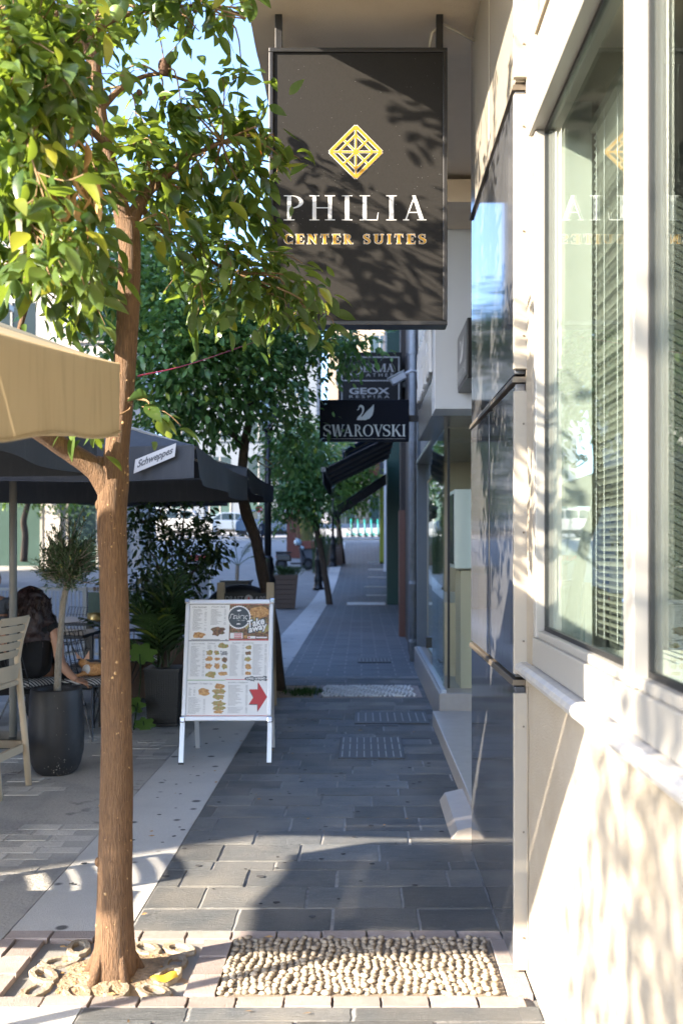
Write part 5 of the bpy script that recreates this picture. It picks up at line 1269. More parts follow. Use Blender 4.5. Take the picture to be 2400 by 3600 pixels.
# big dark shrub
shb = thing('climbing_shrub', 'tall dark leafy shrub screening the terrace between trunk and lamp post', 'shrub', (-1.9, 10.2, 0))
q = random.Random(31); ms = []
stems = MB()
for (x, y, Y, sy, rx, rz) in ((480,1780,10,.3,70,80),(560,1780,10,.3,90,80),(650,1790,10,.3,80,80),(500,1900,10,.3,80,90),(600,1900,10,.3,90,90),(690,1880,10,.3,70,80),(500,2030,10,.3,80,80),(600,2020,10,.3,80,90),(700,1990,10,.3,60,80),(660,2090,10,.3,70,60),(735,1920,9.8,.2,40,50),(540,2110,10,.25,60,60)):
    c0 = at(x, y, Y); k = Y/FP; cl = [c0+Vector((q.gauss(0,.55)*rx*k, q.gauss(0,.6)*sy, q.gauss(0,.55)*rz*k)) for _ in range(15)]
    stems.tube(bez([(-1.9+q.gauss(0,.15), 10.1+q.gauss(0,.1), .55), Vector((-1.9, 10.1, 1.0)).lerp(c0, .5), c0], 5), .008, 5)
    for i in range(190):
        c1 = q.choice(cl); p_ = c1+Vector((q.gauss(0,1), q.gauss(0,1), q.gauss(0,1)))*.07; ms.append(leaf_mats(p_, (p_-c0).normalized(), .085, q, .3, .8))
stems.build('stems', M['bark_dark'], shb)
foliage(shb, 'leaf', ms, LEAF_S, M['shrub'], M['shrubs'], 200, seen)
tb = thing('planter_box', 'low dark trough planter under the tall shrub', 'planter', (-1.95, 10.1, 0))
MB().box(-2.5, -1.45, 9.85, 10.35, .06, .56).build('box', M['brown_wood'], tb, bevel=.01); MB().box(-2.52, -1.43, 9.83, 10.37, .56, .60).build('rim', M['brown_wood'], tb)
for x in (-2.4, -1.55): MB().box(x-.05, x+.05, 9.9, 10.3, 0, .06).build('foot', M['brown_wood'], tb)
# wooden planters
def wood_planter(label, x, y, w0, w1, h, z=0):
    t = thing('wooden_planter', label, 'planter', (x, y, z))
    n = 7
    for i in range(n):
        u0, u1 = i/n, (i+.94)/n; a, c = w0+(w1-w0)*u0, w0+(w1-w0)*u1
        MB().hexa([(x-a,y-a,z+h*u0),(x+a,y-a,z+h*u0),(x+a,y+a,z+h*u0),(x-a,y+a,z+h*u0),(x-c,y-c,z+h*u1),(x+c,y-c,z+h*u1),(x+c,y+c,z+h*u1),(x-c,y+c,z+h*u1)]).build('plank', M['brown_wood'], t, bevel=.006)
    for sx in (-1, 1):
        MB().bar((x+sx*(w0+.0), y-w0-.012, z), (x+sx*w1, y-w1-.012, z+h), .045, .025, Vector((0,1,0))).build('corner_post', M['brown_wood'], t)
    return t
def grass_clump(label, x, y, z, n, h, sp_r, mat, seed, name='ornamental_grass'):
    t = thing(name, label, 'plant', (x, y, z)); q = random.Random(seed); b = MB()
    for i in range(n):
        a = q.uniform(0, 6.28); o = q.uniform(0, 1)**.7*sp_r; hh = h*q.uniform(.6, 1.1); w = .012; p = Vector((x+q.gauss(0,.12), y+q.gauss(0,.12), z)); e = p+Vector((math.cos(a)*o, math.sin(a)*o, hh)); m = p.lerp(e, .55)+Vector((0,0,.12*hh)); s_ = Vector((w,0,0))
        b.poly([p-s_, p+s_, m+s_, e, m-s_])
    stuff(build_attr(b, 'blades', mat, t, q)); return t
wood_planter('tapered brown plank planter beside the lamp post', -1.93, 25.5, .22, .30, .86)
grass_clump('drooping green grass spilling from the tapered plank planter', -1.93, 25.5, .84, 160, .26, .5, M['palm'], 4)
wood_planter('brown plank planter with red top farther along the kerb', -1.35, 46.2, .42, .46, .95, gz(46.2))
grass_clump('low green plants in the farther plank planter', -1.35, 46.2, gz(46.2)+.9, 120, .5, .5, M['palm'], 5)
gb = thing('grey_planter', 'square grey planter with reddish wooden collar', 'planter', (-2.45, 45, gz(45)))
MB().box(-2.75, -2.15, 44.7, 45.3, gz(45)-.05, gz(45)+.85).build('box', M['bld_grey'], gb, bevel=.02); MB().box(-2.85, -2.05, 44.6, 45.4, gz(45)+.85, gz(45)+1.2).build('collar', M['rust_wall'], gb, bevel=.02)
grass_clump('tall straw coloured grass standing in the grey planter', -2.45, 45, gz(45)+1.15, 260, 1.9, .35, M['grass'], 6)
grass_clump('tall dark grass standing behind the second lamp post', -1.75, 42, gz(42), 200, 1.9, .35, M['palm'], 7)
sp2 = thing('black_planter', 'black square planter box holding a young palm', 'planter', (-2.0, 16, 0))
MB().box(-2.22, -1.78, 15.8, 16.2, 0, 1.0).build('box', M['black_metal'], sp2, bevel=.01); MB().box(-2.24, -1.76, 15.78, 16.22, 1.0, 1.03).build('rim', M['black_metal'], sp2)
yp = thing('young_palm', 'young palm with few feathery fronds in the black box', 'palm', (-2.0, 16, 1.0)); b = MB(); q = random.Random(9)
for d, ln_, dr in (((-.75,0,.75),.75,.75),((-.5,.3,.9),.8,.6),((.7,-.1,.75),.7,.6),((.35,.2,1),.75,.4),((-.12,0,1),.9,.02)): frond(b, (-1.98,16,1.25), d, ln_, dr, 13, .02, .3, q)
stuff(build_attr(b, 'fronds', M['palm'], yp, q)); MB().tube([(-2.0,16,.98),(-1.99,16,1.27)], .03, 8).build('stem', M['bark_pale'], yp)

# ------------------------------------------------------------------ terrace furniture
def bar_chair():                                      # faces local -X, backrest at x=0
    t = thing('bar_chair', 'tall beige plastic bar chair with slatted back beside the charcoal pot', 'chair', (0,0,0), 'beige bar chairs')
    for s_ in (-1, 1):
        y = s_*.205
        MB().tube([(.045,y,0),(.02,y,.30),(-.015,y*.98,.66),(-.03,y*.97,.82),(-.005,y*.96,.95),(.045,y*.95,1.10)], [.022,.022,.023,.022,.02,.017], 8).build('back_post', M['beige_plastic'], t, True)
        MB().tube([(-.43,y*1.05,0),(-.40,y,.66)], .021, 8).build('front_leg', M['beige_plastic'], t, True)
        MB().box(-.415, .0, y-.012, y+.012, .24, .29).build('side_rail', M['beige_plastic'], t)
    MB().box(-.43, -.01, -.215, .215, .655, .69).build('seat', M['beige_plastic'], t, bevel=.012)
    MB().box(-.425, -.40, -.2, .2, .30, .35).build('foot_rail', M['beige_plastic'], t); MB().box(-.005, .018, -.2, .2, .22, .27).build('rear_rail', M['beige_plastic'], t)
    for i, (z, h) in enumerate(((.70,.10),(.845,.045),(.90,.045),(.955,.045),(1.01,.045),(1.062,.05))):
        x = -.028+.075*max(0, (z-.80)/.28)**1.4 if z > .8 else -.02
        MB().grid(lambda u, v, x=x, z=z, h=h: (x+.022*math.sin(math.pi*u)+.012*v, -.2+.4*u, z+h*v), 10, 1).build('back_slat', M['beige_plastic'], t, True)
        sd = t.children[-1].modifiers.new('s', 'SOLIDIFY'); sd.thickness = .014
    return t
bc = bar_chair(); bc.location = (-2.235, 6.30, 0); bc.rotation_euler = (0,0,R(-6))
bc2 = dup(bc, (-3.05, 3.72, 0), R(20), 'beige bar chair standing in the sun beside the small dark table'); bc3 = dup(bc, (-4.1, 4.3, 0), R(200), 'beige bar chair turned towards the sunlit table')
def table(label, x, y, w=.7, z=.74):
    t = thing('cafe_table', label, 'table', (x, y, 0), 'dark terrace tables')
    MB().box(x-w/2, x+w/2, y-w/2, y+w/2, z-.035, z).build('top', M['dark_table'], t, bevel=.006)
    MB().box(x-.035, x+.035, y-.035, y+.035, .03, z-.036).build('column', M['black_metal'], t); MB().box(x-.23, x+.23, y-.23, y+.23, 0, .03).build('base', M['black_metal'], t, bevel=.008)
    return t
table('dark square terrace table bearing a cup and tumbler', -2.93, 9.55, .72)
table('dark terrace table bearing a green menu stand', -3.05, 11.2, .95)
table('dark terrace table beside the cat chair', -2.2, 10.6, .8, .72)
table('small dark table standing in the sun left of the tree pit', -2.75, 3.42, .62, .76)
# cup, tumbler, saucer, menu stand
cu = thing('cup', 'cream ceramic cup on a saucer on the dark table', 'cup', (-2.88, 9.42, .74))
MB().lathe([(.0,.002),(.07,.002),(.085,.012)], (-2.88,9.42,.74), 20, close=False).build('saucer', M['ceramic'], cu, True)
MB().lathe([(.028,.006),(.045,.02),(.052,.05),(.054,.085),(.05,.085),(.046,.03),(.0,.015)], (-2.88,9.42,.74), 20, close=False).build('body', M['ceramic'], cu, True)
MB().tube([(-2.83,9.42,.81),(-2.80,9.42,.805),(-2.795,9.42,.785),(-2.81,9.42,.765),(-2.832,9.42,.762)], .006, 6).build('handle', M['ceramic'], cu, True)
tg = MB().lathe([(.0,.002),(.032,.002),(.045,.03),(.047,.07),(.038,.115),(.036,.115),(.045,.07),(.043,.03),(.0,.006)], (-3.02,9.40,.74), 20, close=False)
tag(tg.build('tumbler', M['tumbler'], None, True), 'clear drinking glass standing beside the cream cup', 'glass')
mn = thing('menu_stand', 'dark green table menu standing on a round brass base', 'menu', (-2.92, 10.95, .74))
MB().lathe([(.0,0),(.09,0),(.095,.02),(.09,.09),(.0,.10)], (-2.92,10.95,.74), 20, close=False).build('base', M['brass'], mn, True); MB().box(-3.0, -2.83, 10.94, 10.96, .83, 1.06).build('card', M['menu_green'], mn)
# wire chairs with cushions
def wire_chair():
    t = thing('wire_chair', 'black wire mesh chair', 'chair', (0,0,0), 'black wire terrace chairs')
    sz = .44; s = MB()
    for i in range(8):
        u = -.2+.4*i/7; MB().tube([(u,-.21,sz),(u,.0,sz-.015),(u,.19,sz),(u*.95,.24,sz+.18),(u*.85,.30,sz+.40)], .0035, 4).build('wire', M['wire'], t)
    for j in range(5): y = -.2+.39*j/4; MB().tube([(-.2,y,sz-.008),(.2,y,sz-.008)], .0035, 4).build('wire', M['wire'], t)
    for j in range(5): z = sz+.06+.34*j/4; yb = .20+.10*j/4; MB().tube([(-.2+.008*j,yb,z),(.2-.008*j,yb,z)], .0035, 4).build('wire', M['wire'], t)
    for sx in (-1, 1):
        for sy in (-1, 1):
            MB().tube([(sx*.09,sy*.08,sz-.02),(sx*.23,sy*.22,0)], .007, 5).build('leg', M['wire'], t); MB().tube([(sx*.16,sy*.02,sz-.02),(sx*.225,sy*.21,.03)], .005, 5).build('brace', M['wire'], t)
    return t
def cushion(label, x, y, z, m, w=.21, rz=0):
    b = MB().grid(lambda u, v: ((u-.5)*2*w, (v-.5)*2*w, .0+.045*(1-(2*u-1)**6)*(1-(2*v-1)**6)), 10, 10); b.grid(lambda u, v: ((v-.5)*2*w, (u-.5)*2*w, -.004), 10, 10)
    o = b.build('seat_cushion', m, None, True); o.location = (x, y, z); o.rotation_euler = (0,0,rz); tag(o, label, 'cushion'); return o
w0 = wire_chair(); w0.location = (-2.22, 8.25, 0); w0.rotation_euler = (0,0,R(60)); w0['label'] = 'black wire chair on which the ginger cat lies'
for (x, y, a, lb) in ((-2.70,8.15,150,'black wire chair under the seated woman'),(-2.45,9.3,70,'black wire chair with grey cushion beside the cup table'),(-2.15,9.9,100,'black wire chair with pale cushion behind the big trunk'),(-3.3,9.25,-60,'black wire chair under the seated man'),(-2.6,11.9,20,'black wire chair beyond the green menu stand'),(-3.5,11.6,-30,'black wire chair beyond the table at the pole')): dup(w0, (x,y,0), R(a), lb)
cushion('striped cushion under the ginger cat', -2.22, 8.25, .445, M['stripes'], .20, R(60)); cushion('grey cushion on the chair beside the cup table', -2.45, 9.3, .445, M['grey_cushion'], .22, R(70)); cushion('pale striped cushion behind the big trunk', -2.15, 9.9, .445, M['stripes'], .21, R(100)); cushion('striped cushion under the seated woman', -2.70, 8.15, .445, M['stripes'], .2, R(150))
bn = thing('striped_bench', 'low bench with striped cushion next to the seated woman', 'bench', (-2.45, 8.75, 0))
MB().box(-2.75,-2.2,8.55,8.95,.40,.43).build('seat', M['black_metal'], bn)
for x in (-2.7,-2.25):
    for y in (8.6,8.9): MB().box(x-.015,x+.015,y-.015,y+.015,0,.40).build('leg', M['black_metal'], bn)
MB().box(-2.74,-2.21,8.56,8.94,.431,.475).build('pad', M['stripes'], bn, bevel=.015)
# railing of slim bars
fe = thing('bar_railing', 'low grey railing of slim upright bars behind the terrace', 'railing', (-3.6, 13.2, 0))
for z in (.12, .98): MB().box(-4.9,-2.4,13.19,13.21,z,z+.04).build('rail', M['grey_pole'], fe)
bm0 = MB().box(-.006,.006,-.006,.006,.1601,.9799).mesh('bar', M['grey_pole'])
for i in range(48):
    o = link('bar', bm0, fe); o.location = Vector((-4.87+.0515*i, 13.2, 0))-wloc(fe)
for x in (-4.9,-3.65,-2.4): MB().box(x-.02,x+.02,13.17,13.23,0,1.03).build('post', M['grey_pole'], fe)
wc = thing('woven_armchair', 'dark woven tub armchair behind the chalkboard', 'armchair', (-1.55, 12.6, 0))
MB().grid(lambda u, v: (-1.55+.34*math.cos(R(160+220*u))*(1+.12*v), 12.6+.30*math.sin(R(-20+220*u)), .40+(.55*math.sin(math.pi*u)**.5+.12)*v), 20, 5).build('shell', M['rattan'], wc, True); wc.children[-1].modifiers.new('s','SOLIDIFY').thickness = .03
MB().lathe([(.0,.38),(.30,.38),(.31,.44),(.0,.45)], (-1.55,12.6,0), 20, close=False).build('seat', M['grey_cushion'], wc)
for sx in (-1,1):
    for sy in (-1,1): MB().tube([(-1.55+sx*.2,12.6+sy*.18,.39),(-1.55+sx*.26,12.6+sy*.24,0)], .014, 6).build('leg', M['black_metal'], wc)
wc2 = thing('wicker_chair', 'brown perforated wicker chair behind the big trunk', 'chair', (-3.15, 12.3, 0))
wk = MB()
for i in range(9):
    for j in range(7):
        u = i/8; v = j/6; wk.box(-3.38+.40*u, -3.345+.40*u, 12.5+.06*v, 12.52+.06*v, .55+.075*j, .605+.075*j)
wk.box(-3.40,-2.94,12.1,12.5,.44,.47); wk.build('shell', M['brown_wood'], wc2)
for sx in (-1,1):
    for sy in (-1,1): MB().tube([(-3.17+sx*.18,12.3+sy*.17,.45),(-3.17+sx*.21,12.3+sy*.2,0)], .012, 6).build('leg', M['wire'], wc2)

# ------------------------------------------------------------------ people and cat
def skin_fig(name, verts, edges, mat, parent, levels=2):
    me = bpy.data.meshes.new(name); me.from_pydata([v[0] for v in verts], edges, []); o = link(name, me, parent); me.materials.append(mat)
    o.modifiers.new('skin', 'SKIN'); 
    if not me.skin_vertices: me.attributes  # created by the modifier
    sl = me.skin_vertices[0].data if me.skin_vertices else None
    if sl:
        for i, v in enumerate(verts): r_ = v[1]; sl[i].radius = r_ if isinstance(r_, tuple) else (r_, r_)
        sl[0].use_root = True
    s = o.modifiers.new('sub', 'SUBSURF'); s.levels = s.render_levels = levels
    return o
def ensure_skin(o):
    pass
def head(parent, c, yaw, hair=None, face=True, s=1.0, skin=None):
    rot = Matrix.Rotation(yaw, 3, 'Z')               # yaw 0 faces -Y
    def W(x, y, z): return Vector(c)+rot @ Vector((x*s, y*s, z*s))
    b = MB(); n, m = 20, 16; base = []
    for i in range(m+1):
        t = math.pi*i/m
        for k in range(n):
            a = 2*math.pi*k/n; x = .074*math.sin(t)*math.cos(a); y = .094*math.sin(t)*math.sin(a); z = .115*math.cos(t)
            if z < -.02: f = 1+.9*(z+.02); x *= f; y = y*(1+1.2*(z+.02)) if y > 0 else y
            if y < 0:
                nx = math.exp(-(x/.016)**2)
                y -= .022*nx*math.exp(-((z+.012)/.022)**2); y -= .006*nx*math.exp(-((z+.06)/.012)**2); y += .008*(math.exp(-((abs(x)-.03)/.014)**2))*math.exp(-((z-.008)/.012)**2)
                y -= .005*math.exp(-((z-.03)/.012)**2)*math.exp(-(x/.05)**2); y -= .008*math.exp(-(x/.022)**2)*math.exp(-((z+.095)/.02)**2)
            b.v.append(tuple(W(x, y, z)))
    for i in range(m):
        for k in range(n): a = i*n+k; e = i*n+(k+1) % n; b.f.append((a, a+n, e+n, e))
    hd = b.build('head', skin or M['skin2'], parent, True)
    for sx in (-1, 1):
        MB().ell(W(sx*.076, .01, -.005), (.010*s, .018*s, .030*s), 8, 6, rot).build('ear', skin or M['skin2'], hd, True)
        if face:
            MB().ell(W(sx*.03, -.083, .006), (.011*s, .006*s, .006*s), 8, 6, rot).build('eye', M['dark_glass'], hd, True); MB().ell(W(sx*.03, -.093, .026), (.020*s, .006*s, .005*s), 8, 6, rot).build('eyebrow', M['hair'], hd, True)
    if face: MB().ell(W(0, -.092, -.055), (.024*s, .006*s, .005*s), 8, 6, rot).build('mouth', M['cat_ear'], hd, True)
    return hd
# seated woman seen from behind, right arm reaching down to the cat
wo = thing('person', 'seated person with long dark curly hair and black top reaching to the cat', 'person', (-2.70, 8.15, 0))
hip = Vector((-2.70, 8.10, .53))
def rel(x, y, z): return tuple(Vector((x, y, z))-Vector((-2.70, 8.15, 0)))
bv = [(rel(-2.70,8.10,.55),(.17,.13)),(rel(-2.70,8.12,.70),(.145,.11)),(rel(-2.70,8.13,.84),(.165,.11)),(rel(-2.69,8.13,.94),(.10,.08)),(rel(-2.685,8.13,1.00),(.055,.055)),(rel(-2.685,8.13,1.07),(.05,.05)),
      (rel(-2.53,8.12,.92),(.062,.062)),(rel(-2.46,8.08,.78),(.050,.050)),(rel(-2.435,8.04,.63),(.043,.043)),(rel(-2.36,8.02,.54),(.037,.037)),(rel(-2.285,8.02,.478),(.026,.026)),
      (rel(-2.86,8.13,.92),(.062,.062)),(rel(-2.93,8.2,.76),(.05,.05)),(rel(-2.95,8.35,.64),(.042,.042)),(rel(-2.87,8.5,.66),(.03,.03)),
      (rel(-2.60,8.3,.52),(.10,.10)),(rel(-2.58,8.58,.50),(.075,.075)),(rel(-2.57,8.62,.26),(.055,.055)),(rel(-2.57,8.60,.07),(.042,.042)),(rel(-2.57,8.72,.04),(.038,.034)),
      (rel(-2.80,8.3,.52),(.10,.10)),(rel(-2.83,8.58,.50),(.075,.075)),(rel(-2.84,8.62,.26),(.055,.055)),(rel(-2.84,8.60,.07),(.042,.042)),(rel(-2.84,8.72,.04),(.038,.034))]
be = [(0,1),(1,2),(2,3),(3,4),(4,5),(3,6),(6,7),(7,8),(8,9),(9,10),(3,11),(11,12),(12,13),(13,14),(0,15),(15,16),(16,17),(17,18),(18,19),(0,20),(20,21),(21,22),(22,23),(23,24)]
skin_fig('body', [(v[0], tuple(x*(.72 if i in (0,1,15,20) else 1) for x in v[1])) for i, v in enumerate(bv)], be, M['skin'], wo)
# clothing: top with short sleeves, trousers
tv = [(v[0], tuple(x*1.28 for x in v[1])) for v in bv]; tv[0] = (rel(-2.70,8.10,.46), (.22,.18))
skin_fig('top', [tv[0],tv[1],tv[2],(rel(-2.69,8.13,.93),(.115,.09)),(rel(-2.54,8.12,.925),(.078,.078)),(rel(-2.485,8.095,.835),(.068,.068)),(rel(-2.855,8.13,.925),(.078,.078)),(rel(-2.91,8.17,.83),(.068,.068))], [(0,1),(1,2),(2,3),(3,4),(4,5),(3,6),(6,7)], M['black_cloth'], wo)
skin_fig('trousers', [(bv[0][0],(.225,.19))]+[(bv[i][0], tuple(x*1.25 for x in bv[i][1])) for i in (15,16,17,18,20,21,22,23)], [(0,1),(1,2),(2,3),(3,4),(0,5),(5,6),(6,7),(7,8)], M['black_cloth'], wo)
hd = head(wo, (-2.685, 8.12, 1.115), R(170), face=True, skin=M['skin'])
hm = MB(); q = random.Random(77)
def hairfn(u, v):
    a = 2*math.pi*u; t = v; rad_ = .10+.09*min(1, t*1.6)-.02*t; z = 1.235-.44*t
    if t < .22: rad_ = .105*math.sin(min(1, t/.16)*1.57)
    back = 1.0 if math.sin(a) < .35 else max(.35, 1-(math.sin(a)-.35)*1.1*(t > .25))
    nn = .035*noise.noise((math.cos(a)*3, math.sin(a)*3, z*12))+.02*noise.noise((math.cos(a)*9, math.sin(a)*9, z*30))
    return (-2.69+(rad_*1.05*back+nn)*math.cos(a), 8.115+(rad_*.95*back+nn)*math.sin(a), z+.015*noise.noise((a, 3, t*4)))
hm.grid(hairfn, 48, 30).build('hair', M['hair'], wo, True)
cur = MB()
for i in range(130):
    a = q.uniform(math.pi*.9, math.pi*2.1); z0 = q.uniform(.92, 1.16); ln_ = q.uniform(.10, .24); r0 = q.uniform(.13, .175); ph = q.uniform(0, 6)
    pth = [Vector((-2.69+(r0+.010*math.cos(k*1.5+ph))*math.cos(a+.06*math.sin(k*1.4+ph)), 8.115+(r0*.95+.010*math.sin(k*1.5+ph))*math.sin(a+.06*math.sin(k*1.4+ph)), z0-ln_*k/10)) for k in range(11)]
    cur.tube(pth, [.006*(1-.06*k) for k in range(11)], 4)
stuff(cur.build('curls', M['hair'], wo, True))
def hand(parent, p, d, palm_n, mat, sc=1.0):
    d = Vector(d).normalized(); nrm = Vector(palm_n).normalized(); sd = d.cross(nrm).normalized(); p = Vector(p)
    b = MB(); b.ell(p+d*.035*sc, (.043*sc, .040*sc, .016*sc), 12, 8, Matrix((d, sd, nrm)).transposed())
    for i, (o, ln_) in enumerate(((-.027,.062),(-.009,.072),(.009,.068),(.026,.052))):
        a = p+sd*o*sc+d*.065*sc; b.tube([a, a+d*ln_*.5*sc-nrm*.004, a+d*ln_*.8*sc-nrm*.016*sc, a+d*ln_*.95*sc-nrm*.030*sc], [.0085*sc,.008*sc,.007*sc,.005*sc], 6)
    a = p-sd*.034*sc+d*.015*sc; b.tube([a, a-sd*.022*sc+d*.022*sc, a-sd*.026*sc+d*.05*sc-nrm*.01], [.010*sc,.009*sc,.006*sc], 6)
    return b.build('hand', mat, parent, True)
hand(wo, (-2.30, 8.02, .485), (.9, .05, -.25), (0, -.2, 1), M['skin'])
hand(wo, (-2.88, 8.49, .66), (.3, .9, 0), (0, 0, 1), M['skin'])
# man facing the camera at the edge
ma = thing('person', 'seated person in dark grey shirt facing the street by the umbrella pole', 'person', (-3.28, 9.15, 0)); MAN = ma
def rel2(x, y, z): return tuple(Vector((x, y, z))-Vector((-3.28, 9.15, 0)))
mv = [(rel2(-3.28,9.15,.55),(.17,.13)),(rel2(-3.28,9.16,.75),(.16,.12)),(rel2(-3.28,9.15,.95),(.18,.12)),(rel2(-3.28,9.14,1.03),(.10,.08)),(rel2(-3.28,9.12,1.10),(.058,.058)),(rel2(-3.28,9.10,1.17),(.055,.055)),
      (rel2(-3.07,9.14,1.0),(.068,.068)),(rel2(-3.0,9.02,.82),(.055,.055)),(rel2(-3.08,8.80,.74),(.045,.045)),(rel2(-3.2,8.70,.76),(.032,.032)),(rel2(-3.49,9.14,1.0),(.068,.068)),(rel2(-3.55,9.02,.82),(.055,.055)),(rel2(-3.48,8.80,.74),(.045,.045)),(rel2(-3.36,8.70,.76),(.032,.032)),
      (rel2(-3.17,8.95,.52),(.10,.10)),(rel2(-3.15,8.68,.50),(.075,.075)),(rel2(-3.15,8.64,.26),(.055,.055)),(rel2(-3.15,8.66,.06),(.042,.042)),(rel2(-3.15,8.54,.04),(.038,.034)),(rel2(-3.39,8.95,.52),(.10,.10)),(rel2(-3.41,8.68,.50),(.075,.075)),(rel2(-3.41,8.64,.26),(.055,.055)),(rel2(-3.41,8.66,.06),(.042,.042)),(rel2(-3.41,8.54,.04),(.038,.034))]
me_ = [(0,1),(1,2),(2,3),(3,4),(4,5),(3,6),(6,7),(7,8),(8,9),(3,10),(10,11),(11,12),(12,13),(0,14),(14,15),(15,16),(16,17),(17,18),(0,19),(19,20),(20,21),(21,22),(22,23)]
skin_fig('body', mv, me_, M['skin2'], ma)
skin_fig('shirt', [(v[0], tuple(x*1.12 for x in v[1])) for v in mv[:4]]+[(mv[i][0], tuple(x*1.2 for x in mv[i][1])) for i in (6,7,10,11)], [(0,1),(1,2),(2,3),(3,4),(4,5),(3,6),(6,7)], M['grey_cloth'], ma)
skin_fig('trousers', [(mv[0][0],(.185,.145))]+[(mv[i][0], tuple(x*1.15 for x in mv[i][1])) for i in (14,15,16,17,19,20,21,22)], [(0,1),(1,2),(2,3),(3,4),(0,5),(5,6),(6,7),(7,8)], M['navy_cloth'], ma)
head(ma, (-3.28, 9.07, 1.25), R(8), skin=M['skin2']); hand(ma, (-3.2,8.72,.76), (-.2,-.9,.1), (0,0,1), M['skin2']); hand(ma, (-3.36,8.72,.76), (.2,-.9,.1), (0,0,1), M['skin2'])
MB().grid(lambda u, v: (-3.28+.080*math.sin(1.35*v+.001)*math.cos(6.283*u), 9.085+.100*math.sin(1.35*v+.001)*math.sin(6.283*u)+.012, 1.25+.122*math.cos(1.35*v)+(.02 if math.sin(6.283*u) < 0 else -.02)*v), 24, 8).build('hair', M['grey_cloth'], ma, True)
MAN.location.x -= .09
# ginger cat curled on the chair
ca = thing('cat', 'ginger and white kitten lying on the striped cushion', 'cat', (-2.20, 8.25, .485))
rc = Vector((-2.20, 8.25, .485)); CV = [((.10,.03,.055),(.062,.058)),((.03,.0,.06),(.066,.06)),((-.04,-.02,.062),(.055,.052)),((-.075,-.03,.088),(.040,.036)),((-.095,-.045,.122),(.046,.043)),((-.105,-.085,.112),(.026,.022)),((.16,.02,.035),(.035,.03)),((.18,-.06,.02),(.018,.016)),((.12,-.12,.015),(.013,.012)),((-.09,-.09,.025),(.020,.018)),((-.13,-.12,.014),(.017,.014))]
skin_fig('body', CV, [(1,0),(1,2),(2,3),(3,4),(4,5),(0,6),(6,7),(7,8),(2,9),(9,10)], M['cat_orange'], ca)
b = MB().ell((-.055,-.065,.060), (.040,.028,.045), 12, 8); b.build('chest', M['cat_white'], ca, True, local=True)
for (x, y, tx_, tz) in ((-.125,-.03,-.032,.060),(-.062,-.045,.022,.072)):
    MB().add([(x-.022,y,.145),(x+.022,y+.004,.145),(x,y+.022,.145),(x+tx_,y,.145+tz)], [(0,1,3),(1,2,3),(2,0,3),(0,2,1)]).build('ear', M['cat_ear'], ca, local=True)

# ------------------------------------------------------------------ lamp posts
def lamp_post(label, x, y, h=3.7):
    z = gz(y); t = thing('lamp_post', label, 'lamp post', (x, y, z), 'cast iron lamp posts')
    MB().lathe([(.0,0),(.20,0),(.20,.06),(.16,.09),(.15,.16),(.125,.22),(.15,.30),(.15,.42),(.115,.48),(.105,.95),(.125,1.0),(.125,1.04),(.085,1.10),(.11,1.22),(.085,1.34),(.095,1.36),(.06,1.42),(.0,1.42)], (x,y,z), 16, close=False).build('base', M['lamp_iron'], t, True)
    MB().lathe([(.058,1.40),(.050,h-.1)], (x,y,z), 14).build('shaft', M['lamp_iron'], t, True)
    for k in range(8):
        a = 2*math.pi*k/8; MB().tube([(x+.108*math.cos(a), y+.108*math.sin(a), z+.5), (x+.100*math.cos(a), y+.100*math.sin(a), z+.93)], .012, 5).build('flute', M['lamp_iron'], t)
    MB().lathe([(.06,h-.12),(.085,h-.08),(.085,h-.02),(.06,h)], (x,y,z), 14).build('collar', M['lamp_iron'], t, True)
    MB().lathe([(.07,h),(.085,h+.05),(.15,h+.12),(.18,h+.30),(.12,h+.42)], (x,y,z), 16).build('globe', M['lamp_glass'], t, True)
    MB().lathe([(.20,h+.42),(.10,h+.52),(.02,h+.62)], (x,y,z), 16).build('cap', M['lamp_iron'], t, True)
lamp_post('black cast iron lamp post behind the chalkboard', -1.52, 16.2, 3.55)
lamp_post('black cast iron lamp post beside the slim leaning tree', -1.47, 34, 3.6)
lamp_post('black cast iron lamp post by the farther plank planter', -1.30, 45.5, 3.6)

